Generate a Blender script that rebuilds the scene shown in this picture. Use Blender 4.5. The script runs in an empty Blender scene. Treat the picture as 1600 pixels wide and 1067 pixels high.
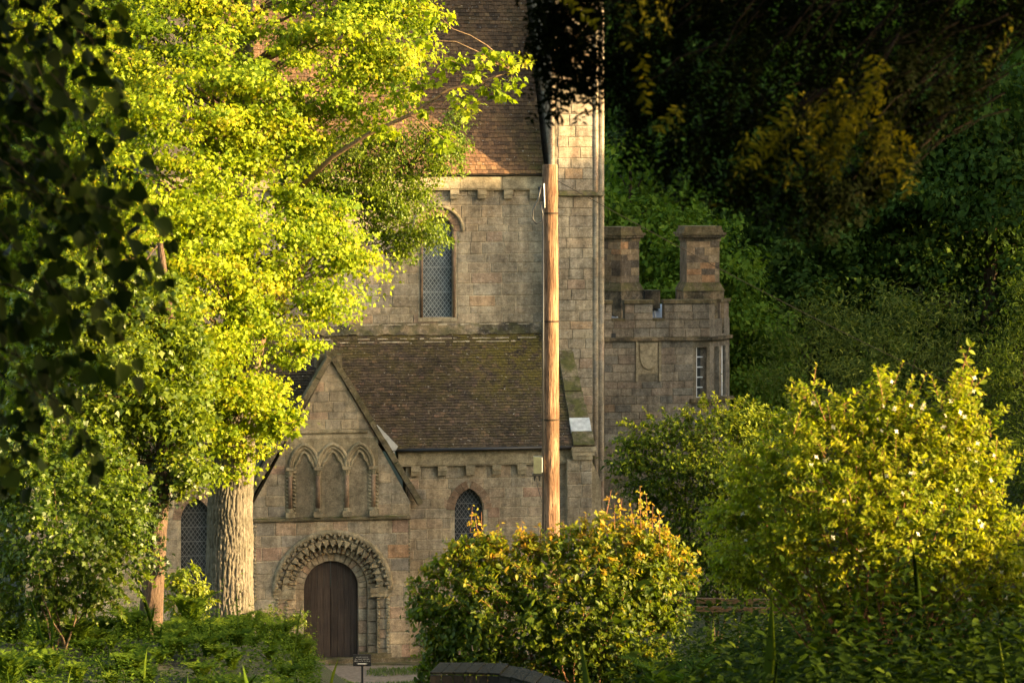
import bpy, bmesh, math, random
import numpy as np
from mathutils import Vector, Matrix

SC = bpy.context.scene
COL = SC.collection
RAD = math.radians

# ------------------------------------------------------------------ camera
F = 4444.0            # focal length in photo pixels (1600 wide)
YH = 250.0            # photo row of the horizon
H = 15.94             # eye height above the church doorstep
cam = bpy.data.cameras.new('camera')
cam.sensor_width = 36.0
cam.lens = F / 1600 * 36.0
cam.shift_y = -(533.5 - YH) / 1600.0
cam.clip_start = 0.5
cam.clip_end = 3000
cam.dof.use_dof = True
cam.dof.focus_distance = 76.0
cam.dof.aperture_fstop = 6.0
cam_o = bpy.data.objects.new('camera', cam)
cam_o.location = (0, 0, H)
cam_o.rotation_euler = (RAD(90), 0, 0)
COL.objects.link(cam_o)
SC.camera = cam_o

# ------------------------------------------------------------------ sky and sun
SUN_AZ = 76.0         # degrees from "behind the camera" towards the right
SUN_EL = 15.0
world = bpy.data.worlds.new('World')
SC.world = world
world.use_nodes = True
wn = world.node_tree
wn.nodes.clear()
sky = wn.nodes.new('ShaderNodeTexSky')
sky.sky_type = 'NISHITA'
sky.sun_disc = False
sky.sun_elevation = RAD(SUN_EL)
sky.dust_density = 3.0
tintn = wn.nodes.new('ShaderNodeMixRGB')
tintn.blend_type = 'MULTIPLY'
tintn.inputs[0].default_value = 1.0
tintn.inputs[2].default_value = (1.10, 1.0, 0.80, 1)     # warm camera white balance
bgn = wn.nodes.new('ShaderNodeBackground')
bgn.inputs[1].default_value = 0.15
won = wn.nodes.new('ShaderNodeOutputWorld')
wn.links.new(sky.outputs[0], tintn.inputs[1])
wn.links.new(tintn.outputs[0], bgn.inputs[0])
wn.links.new(bgn.outputs[0], won.inputs[0])

ce, se = math.cos(RAD(SUN_EL)), math.sin(RAD(SUN_EL))
SUND = Vector((math.sin(RAD(SUN_AZ)) * ce, -math.cos(RAD(SUN_AZ)) * ce, se))   # towards the sun
sky.sun_rotation = math.atan2(SUND.x, SUND.y)
sl = bpy.data.lights.new('sun', 'SUN')
sl.energy = 5.0
sl.angle = RAD(0.6)
sl.color = (1.0, 0.70, 0.34)
sun_o = bpy.data.objects.new('sun', sl)
sun_o.rotation_euler = SUND.to_track_quat('Z', 'Y').to_euler()
sun_o.location = (60, -40, 60)
COL.objects.link(sun_o)

SC.view_settings.view_transform = 'Standard'
SC.view_settings.look = 'None'
SC.view_settings.gamma = 1
SC.view_settings.exposure = 2.5
SC.render.engine = 'CYCLES'
SC.cycles.max_bounces = 6
SC.cycles.diffuse_bounces = 3
SC.cycles.glossy_bounces = 2
SC.cycles.transmission_bounces = 4
SC.cycles.caustics_reflective = False
SC.cycles.caustics_refractive = False

# ------------------------------------------------------------------ helpers
def W(px, py, Y):
    """photo pixel at distance Y -> world point"""
    return Vector(((px - 800) / F * Y, Y, H - (py - YH) / F * Y))

def ss(a, b, x):
    t = np.clip((np.asarray(x, float) - a) / (b - a), 0, 1)
    return t * t * (3 - 2 * t)

def ground_z(x, y):
    x = np.asarray(x, float); y = np.asarray(y, float)
    s = 14.3 - 0.168 * y
    base = np.where(s > 2, s, 0.15 * np.log1p(np.exp(np.clip(s, -50, 2) / 0.15)))
    bank = 1.55 * ss(-3.9, -6.6, x) * (1 - ss(81, 86.5, y)) * ss(57, 68, y)
    right = 1.15 * ss(.6, 3.2, x) * (1 - ss(50, 75, y)) * ss(12, 21, y)
    hill = 20 * ss(20, 60, x + 0.5 * (y - 100)) * ss(80, 110, y) + 34 * ss(114, 230, y)
    bump = 0.10 * np.sin(x * 0.9 + 1.3) * np.sin(y * 0.7) * (1 - ss(80, 84, y))
    return base + bank + right + hill + bump

def gz(x, y):
    return float(ground_z(x, y))

def link(name, me, parent=None, loc=None):
    o = bpy.data.objects.new(name, me)
    COL.objects.link(o)
    if parent: o.parent = parent
    if loc is not None: o.location = loc
    return o

def tag(o, label, cat, group=None, kind=None):
    if label: o['label'] = label
    if cat: o['category'] = cat
    if group: o['group'] = group
    if kind: o['kind'] = kind
    return o

def empty(name, loc, rz, label, cat, group=None):
    o = bpy.data.objects.new(name, None)
    o.empty_display_size = 0.3
    COL.objects.link(o)
    o.location = loc
    o.rotation_euler = (0, 0, rz)
    return tag(o, label, cat, group)

class MB:
    def __init__(self):
        self.v = []; self.f = []
    def add(self, vs, fs):
        n = len(self.v)
        self.v += [tuple(p) for p in vs]
        self.f += [tuple(i + n for i in f) for f in fs]
        return self
    def box(self, x0, x1, y0, y1, z0, z1):
        vs = [(x0,y0,z0),(x1,y0,z0),(x1,y1,z0),(x0,y1,z0),(x0,y0,z1),(x1,y0,z1),(x1,y1,z1),(x0,y1,z1)]
        return self.add(vs, [(0,3,2,1),(4,5,6,7),(0,1,5,4),(1,2,6,5),(2,3,7,6),(3,0,4,7)])
    def prism(self, poly, y0, y1, inset=0.0, chamf=0.0):
        """polygon in (x,z), counter-clockwise seen from -y, extruded y0 (front) to y1; optional chamfered front edge"""
        n = len(poly)
        if inset > 0:
            cx = sum(p[0] for p in poly) / n; cz = sum(p[1] for p in poly) / n
            fr = []
            for (x, z) in poly:
                dx, dz = cx - x, cz - z
                l = math.hypot(dx, dz) + 1e-9
                k = min(inset / l, 0.4)
                fr.append((x + dx * k, y0, z + dz * k))
            vs = fr + [(x, y0 + chamf, z) for x, z in poly] + [(x, y1, z) for x, z in poly]
            fs = [tuple(range(n))]
            for i in range(n):
                j = (i + 1) % n
                fs.append((i, n + i, n + j, j)); fs.append((n + i, 2*n + i, 2*n + j, n + j))
            fs.append(tuple(range(3*n - 1, 2*n - 1, -1)))
        else:
            vs = [(x, y0, z) for x, z in poly] + [(x, y1, z) for x, z in poly]
            fs = [tuple(range(n)), tuple(range(2*n - 1, n - 1, -1))]
            for i in range(n):
                j = (i + 1) % n
                fs.append((i, n + i, n + j, j))
        return self.add(vs, fs)
    def tube(self, pts, rad, sides=8, caps=True):
        pts = [Vector(p) for p in pts]
        n = len(pts)
        if not hasattr(rad, '__len__'): rad = [rad] * n
        vs = []; prev = None
        for i, p in enumerate(pts):
            t = (pts[min(i + 1, n - 1)] - pts[max(i - 1, 0)]).normalized()
            if prev is None:
                a = Vector((1, 0, 0)) if abs(t.x) < 0.8 else Vector((0, 1, 0))
                prev = (a - t * a.dot(t)).normalized()
            else:
                prev = (prev - t * prev.dot(t)).normalized()
            b = t.cross(prev)
            for k in range(sides):
                a = 2 * math.pi * k / sides
                vs.append(p + (prev * math.cos(a) + b * math.sin(a)) * rad[i])
        fs = []
        for i in range(n - 1):
            for k in range(sides):
                k2 = (k + 1) % sides
                fs.append((i*sides + k, i*sides + k2, (i+1)*sides + k2, (i+1)*sides + k))
        if caps:
            fs.append(tuple(range(sides - 1, -1, -1)))
            fs.append(tuple((n - 1) * sides + k for k in range(sides)))
        return self.add(vs, fs)
    def build(self, name, mat, parent=None, smooth=False, loc=None, kind=None):
        me = bpy.data.meshes.new(name)
        me.from_pydata(self.v, [], self.f)
        if smooth: me.polygons.foreach_set('use_smooth', [True] * len(me.polygons))
        me.materials.append(mat)
        me.update()
        o = link(name, me, parent, loc)
        if kind: o['kind'] = kind
        return o

# ------------------------------------------------------------------ materials
def new_mat(name):
    m = bpy.data.materials.new(name)
    m.use_nodes = True
    nt = m.node_tree
    b = nt.nodes['Principled BSDF']
    return m, nt, b, nt.nodes['Material Output']

def N(nt, t, **kw):
    n = nt.nodes.new(t)
    for k, v in kw.items():
        if k.startswith('i_'):
            key = k[2:]
            n.inputs[int(key) if key.isdigit() else key].default_value = v
        else:
            setattr(n, k, v)
    return n

def ramp(nt, stops, interp='LINEAR'):
    n = nt.nodes.new('ShaderNodeValToRGB')
    cr = n.color_ramp
    cr.interpolation = interp
    while len(cr.elements) < len(stops): cr.elements.new(0.5)
    for e, (p, c) in zip(cr.elements, stops):
        e.position = p
        e.color = (*c, 1) if len(c) == 3 else c
    return n

def mixc(nt, mode, fac, a, b):
    n = nt.nodes.new('ShaderNodeMixRGB')
    n.blend_type = mode
    for s, v in ((n.inputs[0], fac), (n.inputs[1], a), (n.inputs[2], b)):
        if hasattr(v, 'links') or hasattr(v, 'is_output'):
            nt.links.new(v, s)
        elif isinstance(v, tuple):
            s.default_value = (*v, 1)
        else:
            s.default_value = v
    return n.outputs[0]

def noise(nt, vec, scale, detail=4, rough=0.6, dist=0.0):
    n = N(nt, 'ShaderNodeTexNoise', i_Scale=scale, i_Detail=detail, i_Roughness=rough, i_Distortion=dist)
    nt.links.new(vec, n.inputs['Vector'])
    return n.outputs[0]

def stepr(nt, val, a, b):
    n = N(nt, 'ShaderNodeMapRange', i_1=a, i_2=b)
    n.clamp = True
    nt.links.new(val, n.inputs[0])
    return n.outputs[0]

def mat_stone(name, stops, moss=0.0, lichen=0.35, bump=0.5, stain=0.62, rnd=True):
    m, nt, b, out = new_mat(name)
    pos = N(nt, 'ShaderNodeNewGeometry').outputs['Position']
    if rnd:
        oi = N(nt, 'ShaderNodeObjectInfo').outputs['Random'] if rnd is True else N(nt, 'ShaderNodeNewGeometry').outputs['Random Per Island']
        r = ramp(nt, stops, 'CONSTANT')
        nt.links.new(oi, r.inputs[0])
        base = r.outputs[0]
    else:
        r = ramp(nt, stops)
        nt.links.new(stepr(nt, noise(nt, pos, 1.3, 5), 0.3, 0.7), r.inputs[0])
        base = r.outputs[0]
    # broad weather stains, grain, bedding streaks
    big = stepr(nt, noise(nt, pos, 0.55, 6, 0.65, 0.4), 0.36, 0.66)
    c = mixc(nt, 'MULTIPLY', stain, base, mixc(nt, 'MIX', big, (0.42, 0.40, 0.36), (1.12, 1.10, 1.04)))
    mid = stepr(nt, noise(nt, pos, 5.0, 6, 0.7), 0.3, 0.7)
    c = mixc(nt, 'MULTIPLY', 0.75, c, mixc(nt, 'MIX', mid, (0.38, 0.37, 0.35), (1.42, 1.38, 1.32)))
    fin = stepr(nt, noise(nt, pos, 26.0, 4, 0.8), 0.3, 0.7)
    c = mixc(nt, 'MULTIPLY', 0.8, c, mixc(nt, 'MIX', fin, (0.55, 0.53, 0.50), (1.42, 1.40, 1.36)))
    mp = N(nt, 'ShaderNodeMapping')
    mp.inputs['Scale'].default_value = (6, 6, 40)
    nt.links.new(pos, mp.inputs[0])
    streak = stepr(nt, noise(nt, mp.outputs[0], 1.0, 3), 0.35, 0.65)
    c = mixc(nt, 'MULTIPLY', 0.35, c, mixc(nt, 'MIX', streak, (0.6, 0.58, 0.55), (1.15, 1.13, 1.1)))
    mv = N(nt, 'ShaderNodeMapping'); mv.inputs['Scale'].default_value = (2.6, 2.6, .32); nt.links.new(pos, mv.inputs[0])
    run = stepr(nt, noise(nt, mv.outputs[0], 1.0, 6, .7), .40, .62)
    c = mixc(nt, 'MULTIPLY', stain, c, mixc(nt, 'MIX', run, (0.50, 0.48, 0.45), (1.10, 1.09, 1.06)))
    li = stepr(nt, noise(nt, pos, 11.0, 5, 0.75), 0.57, 0.64)
    lm = N(nt, 'ShaderNodeMath', operation='MULTIPLY'); lm.inputs[1].default_value = lichen
    nt.links.new(li, lm.inputs[0])
    c = mixc(nt, 'MIX', lm.outputs[0], c, (0.46, 0.43, 0.36))
    if moss > 0:
        geo = N(nt, 'ShaderNodeNewGeometry')
        sep = N(nt, 'ShaderNodeSeparateXYZ')
        nt.links.new(geo.outputs['Normal'], sep.inputs[0])
        up = stepr(nt, sep.outputs[2], -0.3, 0.7)
        mo = stepr(nt, noise(nt, pos, 3.0, 5), 0.40, 0.58)
        mm = N(nt, 'ShaderNodeMath', operation='MULTIPLY'); nt.links.new(up, mm.inputs[0]); nt.links.new(mo, mm.inputs[1])
        m2 = N(nt, 'ShaderNodeMath', operation='MULTIPLY'); nt.links.new(mm.outputs[0], m2.inputs[0]); m2.inputs[1].default_value = moss
        c = mixc(nt, 'MIX', m2.outputs[0], c, mixc(nt, 'MIX', mid, (0.035, 0.04, 0.012), (0.11, 0.10, 0.03)))
    nt.links.new(c, b.inputs['Base Color'])
    b.inputs['Roughness'].default_value = 0.92
    b.inputs['Specular IOR Level'].default_value = 0.15
    bp = N(nt, 'ShaderNodeBump', i_Strength=bump, i_Distance=0.05)
    hs = mixc(nt, 'MIX', 0.5, noise(nt, pos, 7.0, 6, 0.7), noise(nt, pos, 28.0, 4, 0.7))
    nt.links.new(hs, bp.inputs['Height'])
    nt.links.new(bp.outputs[0], b.inputs['Normal'])
    return m

BUFF = [(0.0,(0.34,0.27,0.185)),(0.14,(0.29,0.235,0.165)),(0.28,(0.37,0.30,0.205)),(0.42,(0.26,0.215,0.165)),
        (0.55,(0.33,0.25,0.17)),(0.68,(0.30,0.26,0.20)),(0.80,(0.36,0.26,0.165)),(0.88,(0.32,0.205,0.145)),(0.93,(0.23,0.20,0.17)),(0.97,(0.38,0.22,0.115))]
PORT = [(0.0,(0.28,0.215,0.14)),(0.14,(0.24,0.19,0.13)),(0.28,(0.30,0.225,0.145)),(0.42,(0.21,0.175,0.13)),
        (0.55,(0.27,0.195,0.13)),(0.68,(0.25,0.21,0.155)),(0.80,(0.28,0.18,0.12)),(0.88,(0.26,0.15,0.105)),(0.93,(0.18,0.16,0.135)),(0.97,(0.36,0.18,0.085))]
HOUS = [(0.0,(0.25,0.205,0.155)),(0.16,(0.21,0.175,0.135)),(0.32,(0.27,0.22,0.165)),(0.48,(0.18,0.155,0.125)),
        (0.62,(0.24,0.185,0.14)),(0.76,(0.22,0.195,0.16)),(0.90,(0.29,0.20,0.13)),(0.96,(0.15,0.135,0.115))]
def calm(st, k):
    m = [sum(c[i] for _, c in st) / len(st) for i in range(3)]
    return [(p, tuple(m[i] + (c[i] - m[i]) * k for i in range(3))) for p, c in st]
BUFF, PORT, HOUS = calm(BUFF, .5), calm(PORT, .62), calm(HOUS, .95)
BUFF = [(p, (c[0] * 1.27, c[1] * 1.41, c[2] * 1.58)) for p, c in BUFF]
PORT = [(p, (c[0] * 1.66, c[1] * 1.86, c[2] * 2.08)) for p, c in PORT]
HOUS = [(p, (c[0] * 1.36, c[1] * 1.47, c[2] * 1.62)) for p, c in HOUS]
M = {}
M['stone'] = mat_stone('buff_ashlar', BUFF)
M['stone_portal'] = mat_stone('portal_ashlar', PORT, lichen=0.2)
BULK = {'buff_ashlar': mat_stone('buff_ashlar_small', BUFF, rnd='island'), 'portal_ashlar': mat_stone('portal_ashlar_small', PORT, lichen=0.2, rnd='island'), 'house_ashlar': mat_stone('house_ashlar_small', HOUS, lichen=0.3, rnd='island')}
MINA = {'buff_ashlar': .130, 'portal_ashlar': .140, 'house_ashlar': 0.0}
M['stone_house'] = mat_stone('house_ashlar', HOUS, lichen=0.3)
M['carved'] = mat_stone('carved_stone', [(0.3,(0.31,0.265,0.185)),(0.7,(0.43,0.37,0.265))], rnd=False, lichen=0.3, moss=0.35)
M['band'] = mat_stone('cornice_stone', [(0.3,(0.33,0.285,0.20)),(0.7,(0.42,0.365,0.26))], rnd=False, lichen=0.1, stain=0.35)
M['band_red'] = mat_stone('red_dressing', [(0.3,(0.27,0.19,0.14)),(0.7,(0.33,0.235,0.17))], rnd=False, lichen=0.1)
M['mossy'] = mat_stone('mossy_coping', [(0.3,(0.13,0.11,0.075)),(0.7,(0.24,0.20,0.14))], rnd=False, moss=0.95, lichen=0.25)
M['mortar'] = mat_stone('mortar', [(0.3,(0.40,0.35,0.26)),(0.7,(0.52,0.45,0.34))], rnd=False, lichen=0.1, stain=0.4)
M['mortar_dark'] = mat_stone('mortar_dark', [(0.3,(0.20,0.18,0.14)),(0.7,(0.29,0.255,0.20))], rnd=False, lichen=0.1)
M['sooty'] = mat_stone('sooty_stone', [(0.25,(0.06,0.055,0.048)),(0.5,(0.20,0.17,0.13)),(0.75,(0.36,0.28,0.19))], rnd=False, lichen=0.25, moss=0.6)
CHIM = [(0.0,(0.30,0.23,0.16)),(0.2,(0.10,0.09,0.08)),(0.36,(0.33,0.26,0.17)),(0.52,(0.16,0.135,0.11)),(0.66,(0.36,0.22,0.13)),(0.8,(0.28,0.235,0.17)),(0.92,(0.07,0.065,0.06))]
M['stone_chimney'] = mat_stone('chimney_ashlar', [(p, tuple(x * 1.3 for x in c)) for p, c in calm(CHIM, .8)], lichen=0.3)

def mat_simple(name, col, rough=0.6, spec=0.3, metal=0.0, var=0.25, scale=6.0, bump=0.0, stretch=None):
    m, nt, b, out = new_mat(name)
    pos = N(nt, 'ShaderNodeNewGeometry').outputs['Position']
    v = pos
    if stretch:
        mp = N(nt, 'ShaderNodeMapping'); mp.inputs['Scale'].default_value = stretch
        nt.links.new(pos, mp.inputs[0]); v = mp.outputs[0]
    n = stepr(nt, noise(nt, v, scale, 5), 0.3, 0.7)
    c = mixc(nt, 'MIX', n, tuple(x * (1 - var) for x in col), tuple(x * (1 + var) for x in col))
    nt.links.new(c, b.inputs['Base Color'])
    b.inputs['Roughness'].default_value = rough
    b.inputs['Specular IOR Level'].default_value = spec
    b.inputs['Metallic'].default_value = metal
    if bump:
        bp = N(nt, 'ShaderNodeBump', i_Strength=bump, i_Distance=0.03)
        nt.links.new(n, bp.inputs['Height']); nt.links.new(bp.outputs[0], b.inputs['Normal'])
    return m

def mat_wood(name, c0, c1, rough=0.75, bump=0.4, stretch=(30, 30, 1.2), rnd=0.3):
    m, nt, b, out = new_mat(name)
    pos = N(nt, 'ShaderNodeNewGeometry').outputs['Position']
    mp = N(nt, 'ShaderNodeMapping'); mp.inputs['Scale'].default_value = stretch
    nt.links.new(pos, mp.inputs[0])
    n = stepr(nt, noise(nt, mp.outputs[0], 1.0, 6, 0.65), 0.28, 0.72)
    n2 = stepr(nt, noise(nt, pos, 1.6, 4), 0.3, 0.7)
    c = mixc(nt, 'MIX', n, c0, c1)
    c = mixc(nt, 'MULTIPLY', 0.6, c, mixc(nt, 'MIX', n2, (0.55, 0.52, 0.5), (1.3, 1.25, 1.2)))
    oi = N(nt, 'ShaderNodeObjectInfo')
    rr = stepr(nt, oi.outputs['Random'], 0, 1)
    c = mixc(nt, 'MULTIPLY', rnd, c, mixc(nt, 'MIX', rr, (0.45, 0.45, 0.45), (1.4, 1.35, 1.3)))
    nt.links.new(c, b.inputs['Base Color'])
    b.inputs['Roughness'].default_value = rough
    b.inputs['Specular IOR Level'].default_value = 0.25
    bp = N(nt, 'ShaderNodeBump', i_Strength=bump, i_Distance=0.02)
    nt.links.new(n, bp.inputs['Height']); nt.links.new(bp.outputs[0], b.inputs['Normal'])
    return m

def mat_tiles(name, stops, moss_amt=0.8):
    m, nt, b, out = new_mat(name)
    pos = N(nt, 'ShaderNodeNewGeometry').outputs['Position']
    at = N(nt, 'ShaderNodeAttribute', attribute_name='tint')
    r = ramp(nt, stops)
    nt.links.new(at.outputs['Fac'], r.inputs[0])
    fine = stepr(nt, noise(nt, pos, 14, 5, 0.7), 0.3, 0.7)
    c = mixc(nt, 'MULTIPLY', 0.8, r.outputs[0], mixc(nt, 'MIX', fine, (0.4, 0.4, 0.4), (1.5, 1.45, 1.4)))
    big = stepr(nt, noise(nt, pos, 0.45, 5), 0.38, 0.62)
    c = mixc(nt, 'MULTIPLY', 0.5, c, mixc(nt, 'MIX', big, (0.42, 0.42, 0.42), (1.35, 1.28, 1.2)))
    mo = stepr(nt, noise(nt, pos, 0.8, 7, 0.7), 0.50, 0.64)
    mk = N(nt, 'ShaderNodeAttribute', attribute_name='moss')
    mm = N(nt, 'ShaderNodeMath', operation='MULTIPLY'); nt.links.new(mo, mm.inputs[0]); mm.inputs[1].default_value = moss_amt * 0.45
    ma = N(nt, 'ShaderNodeMath', operation='ADD'); ma.use_clamp = True
    nt.links.new(mm.outputs[0], ma.inputs[0])
    mf = N(nt, 'ShaderNodeMath', operation='MULTIPLY'); nt.links.new(mk.outputs['Fac'], mf.inputs[0])
    nt.links.new(stepr(nt, noise(nt, pos, 3.5, 6, 0.7), 0.38, 0.6), mf.inputs[1])
    nt.links.new(mf.outputs[0], ma.inputs[1])
    c = mixc(nt, 'MIX', ma.outputs[0], c, mixc(nt, 'MIX', fine, (0.05, 0.042, 0.012), (0.13, 0.10, 0.025)))
    li = stepr(nt, noise(nt, pos, 10.0, 4, 0.65), 0.645, 0.72)
    c = mixc(nt, 'MIX', li, c, (0.42, 0.38, 0.32))
    nt.links.new(c, b.inputs['Base Color'])
    b.inputs['Roughness'].default_value = 0.9
    b.inputs['Specular IOR Level'].default_value = 0.15
    bp = N(nt, 'ShaderNodeBump', i_Strength=0.5, i_Distance=0.03)
    nt.links.new(noise(nt, pos, 22, 4, 0.7), bp.inputs['Height']); nt.links.new(bp.outputs[0], b.inputs['Normal'])
    return m

M['tiles_low'] = mat_tiles('aisle_tiles', [(0.0,(0.030,0.024,0.020)),(0.4,(0.052,0.040,0.032)),(0.75,(0.082,0.060,0.044)),(1.0,(0.125,0.080,0.056))], 0.9)
M['tiles_high'] = mat_tiles('nave_tiles', [(0.0,(0.062,0.040,0.027)),(0.4,(0.110,0.066,0.040)),(0.75,(0.155,0.088,0.048)),(1.0,(0.20,0.12,0.062))], 0.5)
M['batten'] = mat_simple('roof_underlay', (0.05, 0.04, 0.03), 0.9)
M['lead'] = mat_simple('lead_sheet', (0.42, 0.42, 0.40), 0.6, 0.4, 0.0, 0.3, 5.0, 0.3)
M['lead_roof'] = mat_simple('lead_roof', (0.30, 0.33, 0.37), 0.45, 0.5, 0.2, 0.2, 3.0, 0.2)
M['iron'] = mat_simple('black_iron', (0.012, 0.012, 0.013), 0.45, 0.5)
M['rubber'] = mat_simple('black_rubber', (0.008, 0.008, 0.008), 0.9, 0.05)
M['signface'] = mat_simple('sign_black', (0.010, 0.010, 0.011), 0.4, 0.5, var=0.1)
M['white'] = mat_simple('white_paint', (0.72, 0.72, 0.70), 0.5, 0.3, var=0.08)
M['glass_dark'] = mat_simple('old_glass', (0.030, 0.034, 0.038), 0.2, 0.6, 0.0, 0.5, 4.0, 0.2)
M['glass_grey'] = mat_simple('grey_glass', (0.075, 0.09, 0.098), 0.25, 0.6, 0.0, 0.5, 3.0, 0.15)
M['came'] = mat_simple('lead_came', (0.27, 0.29, 0.29), 0.55, 0.4)
M['came_dark'] = mat_simple('dark_came', (0.11, 0.115, 0.12), 0.55, 0.4)
M['door'] = mat_wood('door_oak', (0.030, 0.022, 0.017), (0.075, 0.056, 0.045))
M['pole'] = mat_wood('pole_wood', (0.055, 0.026, 0.014), (0.33, 0.20, 0.115), stretch=(20, 20, 0.9), bump=0.9, rnd=0)
def mat_pole():
    m, nt, b, out = new_mat('tarred_pole')
    pos = N(nt, 'ShaderNodeNewGeometry').outputs['Position']
    def st(sx, sz):
        mp = N(nt, 'ShaderNodeMapping'); mp.inputs['Scale'].default_value = (sx, sx, sz); nt.links.new(pos, mp.inputs[0]); return mp.outputs[0]
    g1 = stepr(nt, noise(nt, st(30, 1.2), 1.0, 6, .7), .3, .7)
    g2 = stepr(nt, noise(nt, st(5, 1.3), 1.0, 5, .65), .38, .62)
    g3 = stepr(nt, noise(nt, st(60, 6), 1.0, 3, .6), .60, .66)
    c = mixc(nt, 'MIX', g1, (0.12, 0.066, 0.036), (0.33, 0.215, 0.135))
    c = mixc(nt, 'MULTIPLY', .85, c, mixc(nt, 'MIX', g2, (0.40, 0.34, 0.30), (1.25, 1.2, 1.15)))
    c = mixc(nt, 'MIX', g3, c, (0.030, 0.018, 0.012))
    nt.links.new(c, b.inputs['Base Color'])
    b.inputs['Roughness'].default_value = .85; b.inputs['Specular IOR Level'].default_value = .15
    bp = N(nt, 'ShaderNodeBump', i_Strength=1.0, i_Distance=0.03)
    nt.links.new(mixc(nt, 'MIX', .5, g1, g2), bp.inputs['Height']); nt.links.new(bp.outputs[0], b.inputs['Normal'])
    return m
M['pole'] = mat_pole()
M['fence'] = mat_wood('fence_wood', (0.014, 0.011, 0.008), (0.034, 0.027, 0.018))
M['rail'] = mat_wood('rail_wood', (0.018, 0.011, 0.005), (0.042, 0.027, 0.011), stretch=(3, 30, 30))
M['cap'] = mat_wood('mossy_cap', (0.005, 0.005, 0.002), (0.015, 0.014, 0.005), rough=.95)
M['greybox'] = mat_simple('green_box', (0.075, 0.085, 0.055), 0.5, 0.4, var=0.3)

def mat_bark(name, c0, c1, sc=3.0, bump=0.8):
    m, nt, b, out = new_mat(name)
    pos = N(nt, 'ShaderNodeNewGeometry').outputs['Position']
    mp = N(nt, 'ShaderNodeMapping'); mp.inputs['Scale'].default_value = (5, 5, 0.9)
    nt.links.new(pos, mp.inputs[0])
    n = stepr(nt, noise(nt, mp.outputs[0], sc, 7, 0.7), 0.3, 0.7)
    n2 = stepr(nt, noise(nt, pos, 2.0, 5), 0.35, 0.65)
    c = mixc(nt, 'MIX', n, c0, c1)
    c = mixc(nt, 'MULTIPLY', 0.5, c, mixc(nt, 'MIX', n2, (0.6, 0.62, 0.5), (1.2, 1.15, 1.1)))
    nt.links.new(c, b.inputs['Base Color'])
    b.inputs['Roughness'].default_value = 0.95
    b.inputs['Specular IOR Level'].default_value = 0.1
    bp = N(nt, 'ShaderNodeBump', i_Strength=bump, i_Distance=0.04)
    nt.links.new(n, bp.inputs['Height']); nt.links.new(bp.outputs[0], b.inputs['Normal'])
    return m
M['bark'] = mat_bark('furrowed_bark', (0.075, 0.066, 0.050), (0.215, 0.190, 0.150))
M['bark_red'] = mat_bark('reddish_bark', (0.055, 0.038, 0.028), (0.17, 0.115, 0.08), 4.0)
M['bark_dark'] = mat_bark('dark_bark', (0.035, 0.026, 0.018), (0.085, 0.062, 0.042), 4.0)
M['bark_yew'] = mat_bark('yew_bark', (0.008, 0.006, 0.004), (0.022, 0.015, 0.010), 4.0)
M['twig'] = mat_bark('twig_bark', (0.09, 0.06, 0.035), (0.22, 0.15, 0.09), 6.0, 0.3)
M['twig_red'] = mat_bark('red_stem', (0.12, 0.055, 0.03), (0.26, 0.13, 0.07), 6.0, 0.3)

def mat_leaf(name, stops, transl=0.42, rough=0.45, spec=0.35, tcol=1.25):
    m, nt, b, out = new_mat(name)
    at = N(nt, 'ShaderNodeAttribute', attribute_name='tint')
    r = ramp(nt, stops)
    nt.links.new(at.outputs['Fac'], r.inputs[0])
    nt.links.new(r.outputs[0], b.inputs['Base Color'])
    b.inputs['Roughness'].default_value = rough
    b.inputs['Specular IOR Level'].default_value = spec
    tr = N(nt, 'ShaderNodeBsdfTranslucent')
    tc = mixc(nt, 'MULTIPLY', 1.0, r.outputs[0], (1.35 * tcol, 1.3 * tcol, 0.55 * tcol))
    nt.links.new(tc, tr.inputs[0])
    mx = N(nt, 'ShaderNodeMixShader', i_0=transl)
    nt.links.new(b.outputs[0], mx.inputs[1]); nt.links.new(tr.outputs[0], mx.inputs[2])
    nt.links.new(mx.outputs[0], out.inputs[0])
    return m
M['leaf_maple'] = mat_leaf('maple_leaf', [(0,(0.082,0.140,0.006)),(0.5,(0.178,0.238,0.007)),(0.9,(0.26,0.295,0.009)),(1,(0.30,0.27,0.018))], .42, .55, .15)
M['leaf_mid'] = mat_leaf('hedge_leaf', [(0,(0.055,0.095,0.006)),(0.5,(0.115,0.160,0.008)),(1,(0.20,0.225,0.012))])
M['leaf_holly'] = mat_leaf('holly_leaf', [(0,(0.060,0.105,0.006)),(0.5,(0.105,0.155,0.008)),(1,(0.17,0.21,0.012))], 0.34, 0.45, 0.25)
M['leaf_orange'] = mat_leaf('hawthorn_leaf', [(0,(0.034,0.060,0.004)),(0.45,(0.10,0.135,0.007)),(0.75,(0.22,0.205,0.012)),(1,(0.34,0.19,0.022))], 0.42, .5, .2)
M['leaf_phil'] = mat_leaf('mock_orange_leaf', [(0,(0.082,0.125,0.006)),(0.5,(0.18,0.215,0.009)),(1,(0.29,0.29,0.018))], .44, .55, .15)
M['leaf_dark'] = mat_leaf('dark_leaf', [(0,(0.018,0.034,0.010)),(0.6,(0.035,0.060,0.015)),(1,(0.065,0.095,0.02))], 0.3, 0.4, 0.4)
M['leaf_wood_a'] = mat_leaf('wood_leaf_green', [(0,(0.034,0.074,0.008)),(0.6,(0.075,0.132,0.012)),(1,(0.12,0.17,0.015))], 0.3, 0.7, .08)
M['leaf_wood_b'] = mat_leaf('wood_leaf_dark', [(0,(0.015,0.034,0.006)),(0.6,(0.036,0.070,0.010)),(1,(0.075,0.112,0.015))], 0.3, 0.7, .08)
M['leaf_wood_c'] = mat_leaf('wood_leaf_olive', [(0,(0.030,0.046,0.009)),(0.6,(0.066,0.086,0.015)),(1,(0.105,0.125,0.02))], 0.3, 0.7, .08)
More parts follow.
